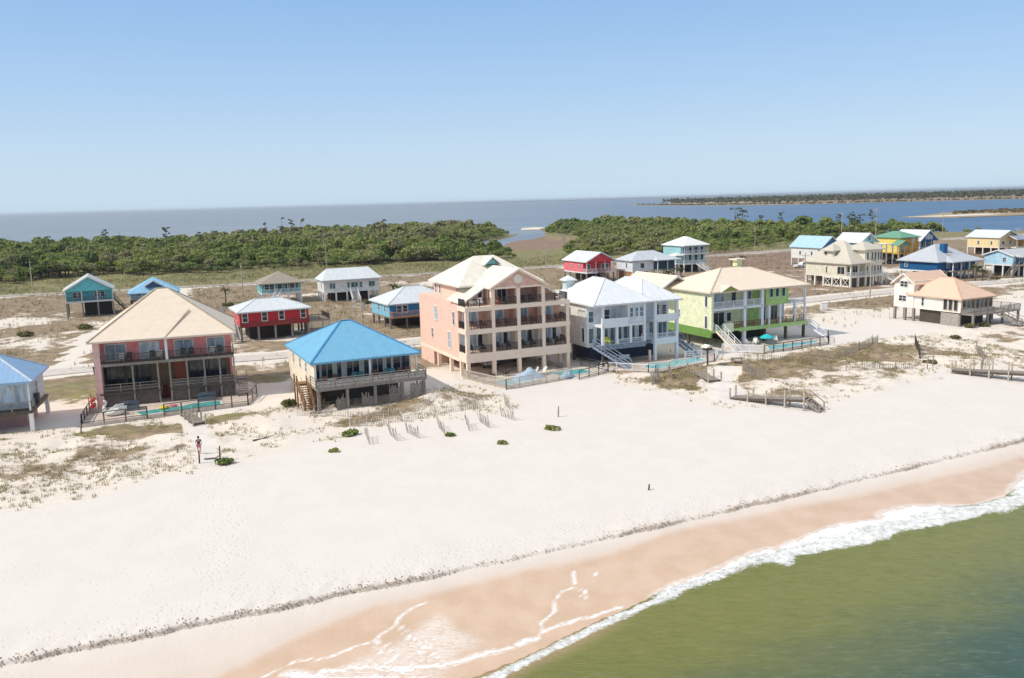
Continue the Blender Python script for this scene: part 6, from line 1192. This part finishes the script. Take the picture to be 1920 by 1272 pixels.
for i in range(n):
    p,q=top[i],top[i+1];b.add([(p[0],p[1],-1),(q[0],q[1],-1),(q[0],q[1]+30,q[2]),(p[0],p[1]+30,p[2]),(p[0],p[1]+600,-1),(q[0],q[1]+600,-1)],[(0,1,2,3),(3,2,5,4)])
struct(obj('far_coast',b,FARC),label='faint wooded coast on the horizon')
# ================================================================ air
HAZE=True
if HAZE:
    m=bpy.data.materials.new('haze_air');m.use_nodes=True;t=NT(m)
    for n_ in [n for n in t.n if n.type=='BSDF_PRINCIPLED']: t.n.remove(n_)
    v=t('VolumePrincipled',{'Color':(.80,.88,.97,1),'Density':7e-5,'Anisotropy':.2});out=next(n for n in t.n if n.type=='OUTPUT_MATERIAL');t.l.new(v.outputs[0],out.inputs[1])
    struct(obj('haze',MB().box(-27000,27000,-1200,30500,-16,34),m),'stuff','thin summer haze over the water and shore')
# sand clods and weed along the beach scarp: uncountable
g=np.random.default_rng(77);n=2200;x=g.uniform(-45,78,n);jg=.5*(fbm(x,x*0+3,.35,3,5)-.5)+.34*(fbm(x,x*0+9,1.1,3,8)-.5)
bk=sstep(.36,.56,fbm(x,x*0+1,.13,3,9));k=g.uniform(size=n)<.45+.55*bk;x=x[k];jg=jg[k];n=len(x)
dd=np.abs(g.normal(.0,.26,n))-.10;y=ys(x)+(dd-jg)/.91;z=height(x,y);L=g.uniform(.04,.17,n);w=g.uniform(.02,.05,n);hh=g.uniform(.015,.06,n);a=R(117)+g.normal(0,.35,n);ca,sa=np.cos(a),np.sin(a)
V=[]
for i in range(n):
    c=np.array([x[i],y[i],z[i]]);u=np.array([ca[i],sa[i],0])*L[i];v=np.array([-sa[i],ca[i],0])*w[i];t_=np.array([0,0,hh[i]])
    p=[c-u-v,c-u+v,c+u+v,c+u-v];q=[c-u*.5+t_,c+u*.5+t_]
    V+=[p[0],p[3],q[1],q[0], p[1],q[0],q[1],p[2], p[0],q[0],p[1],p[1], p[3],p[2],q[1],q[1]]
V=np.array(V);V=V[np.concatenate([np.arange(8)+16*i for i in range(n)])]
struct(quads_obj('beach_wrack',V,np.zeros(len(V)),np.repeat(g.uniform(0,1,n),8),leafmat('damp_clods',[(.50,.40,.30),(.60,.50,.40),(.40,.31,.22)])),'stuff','line of brown weed and sand clods along the beach scarp')
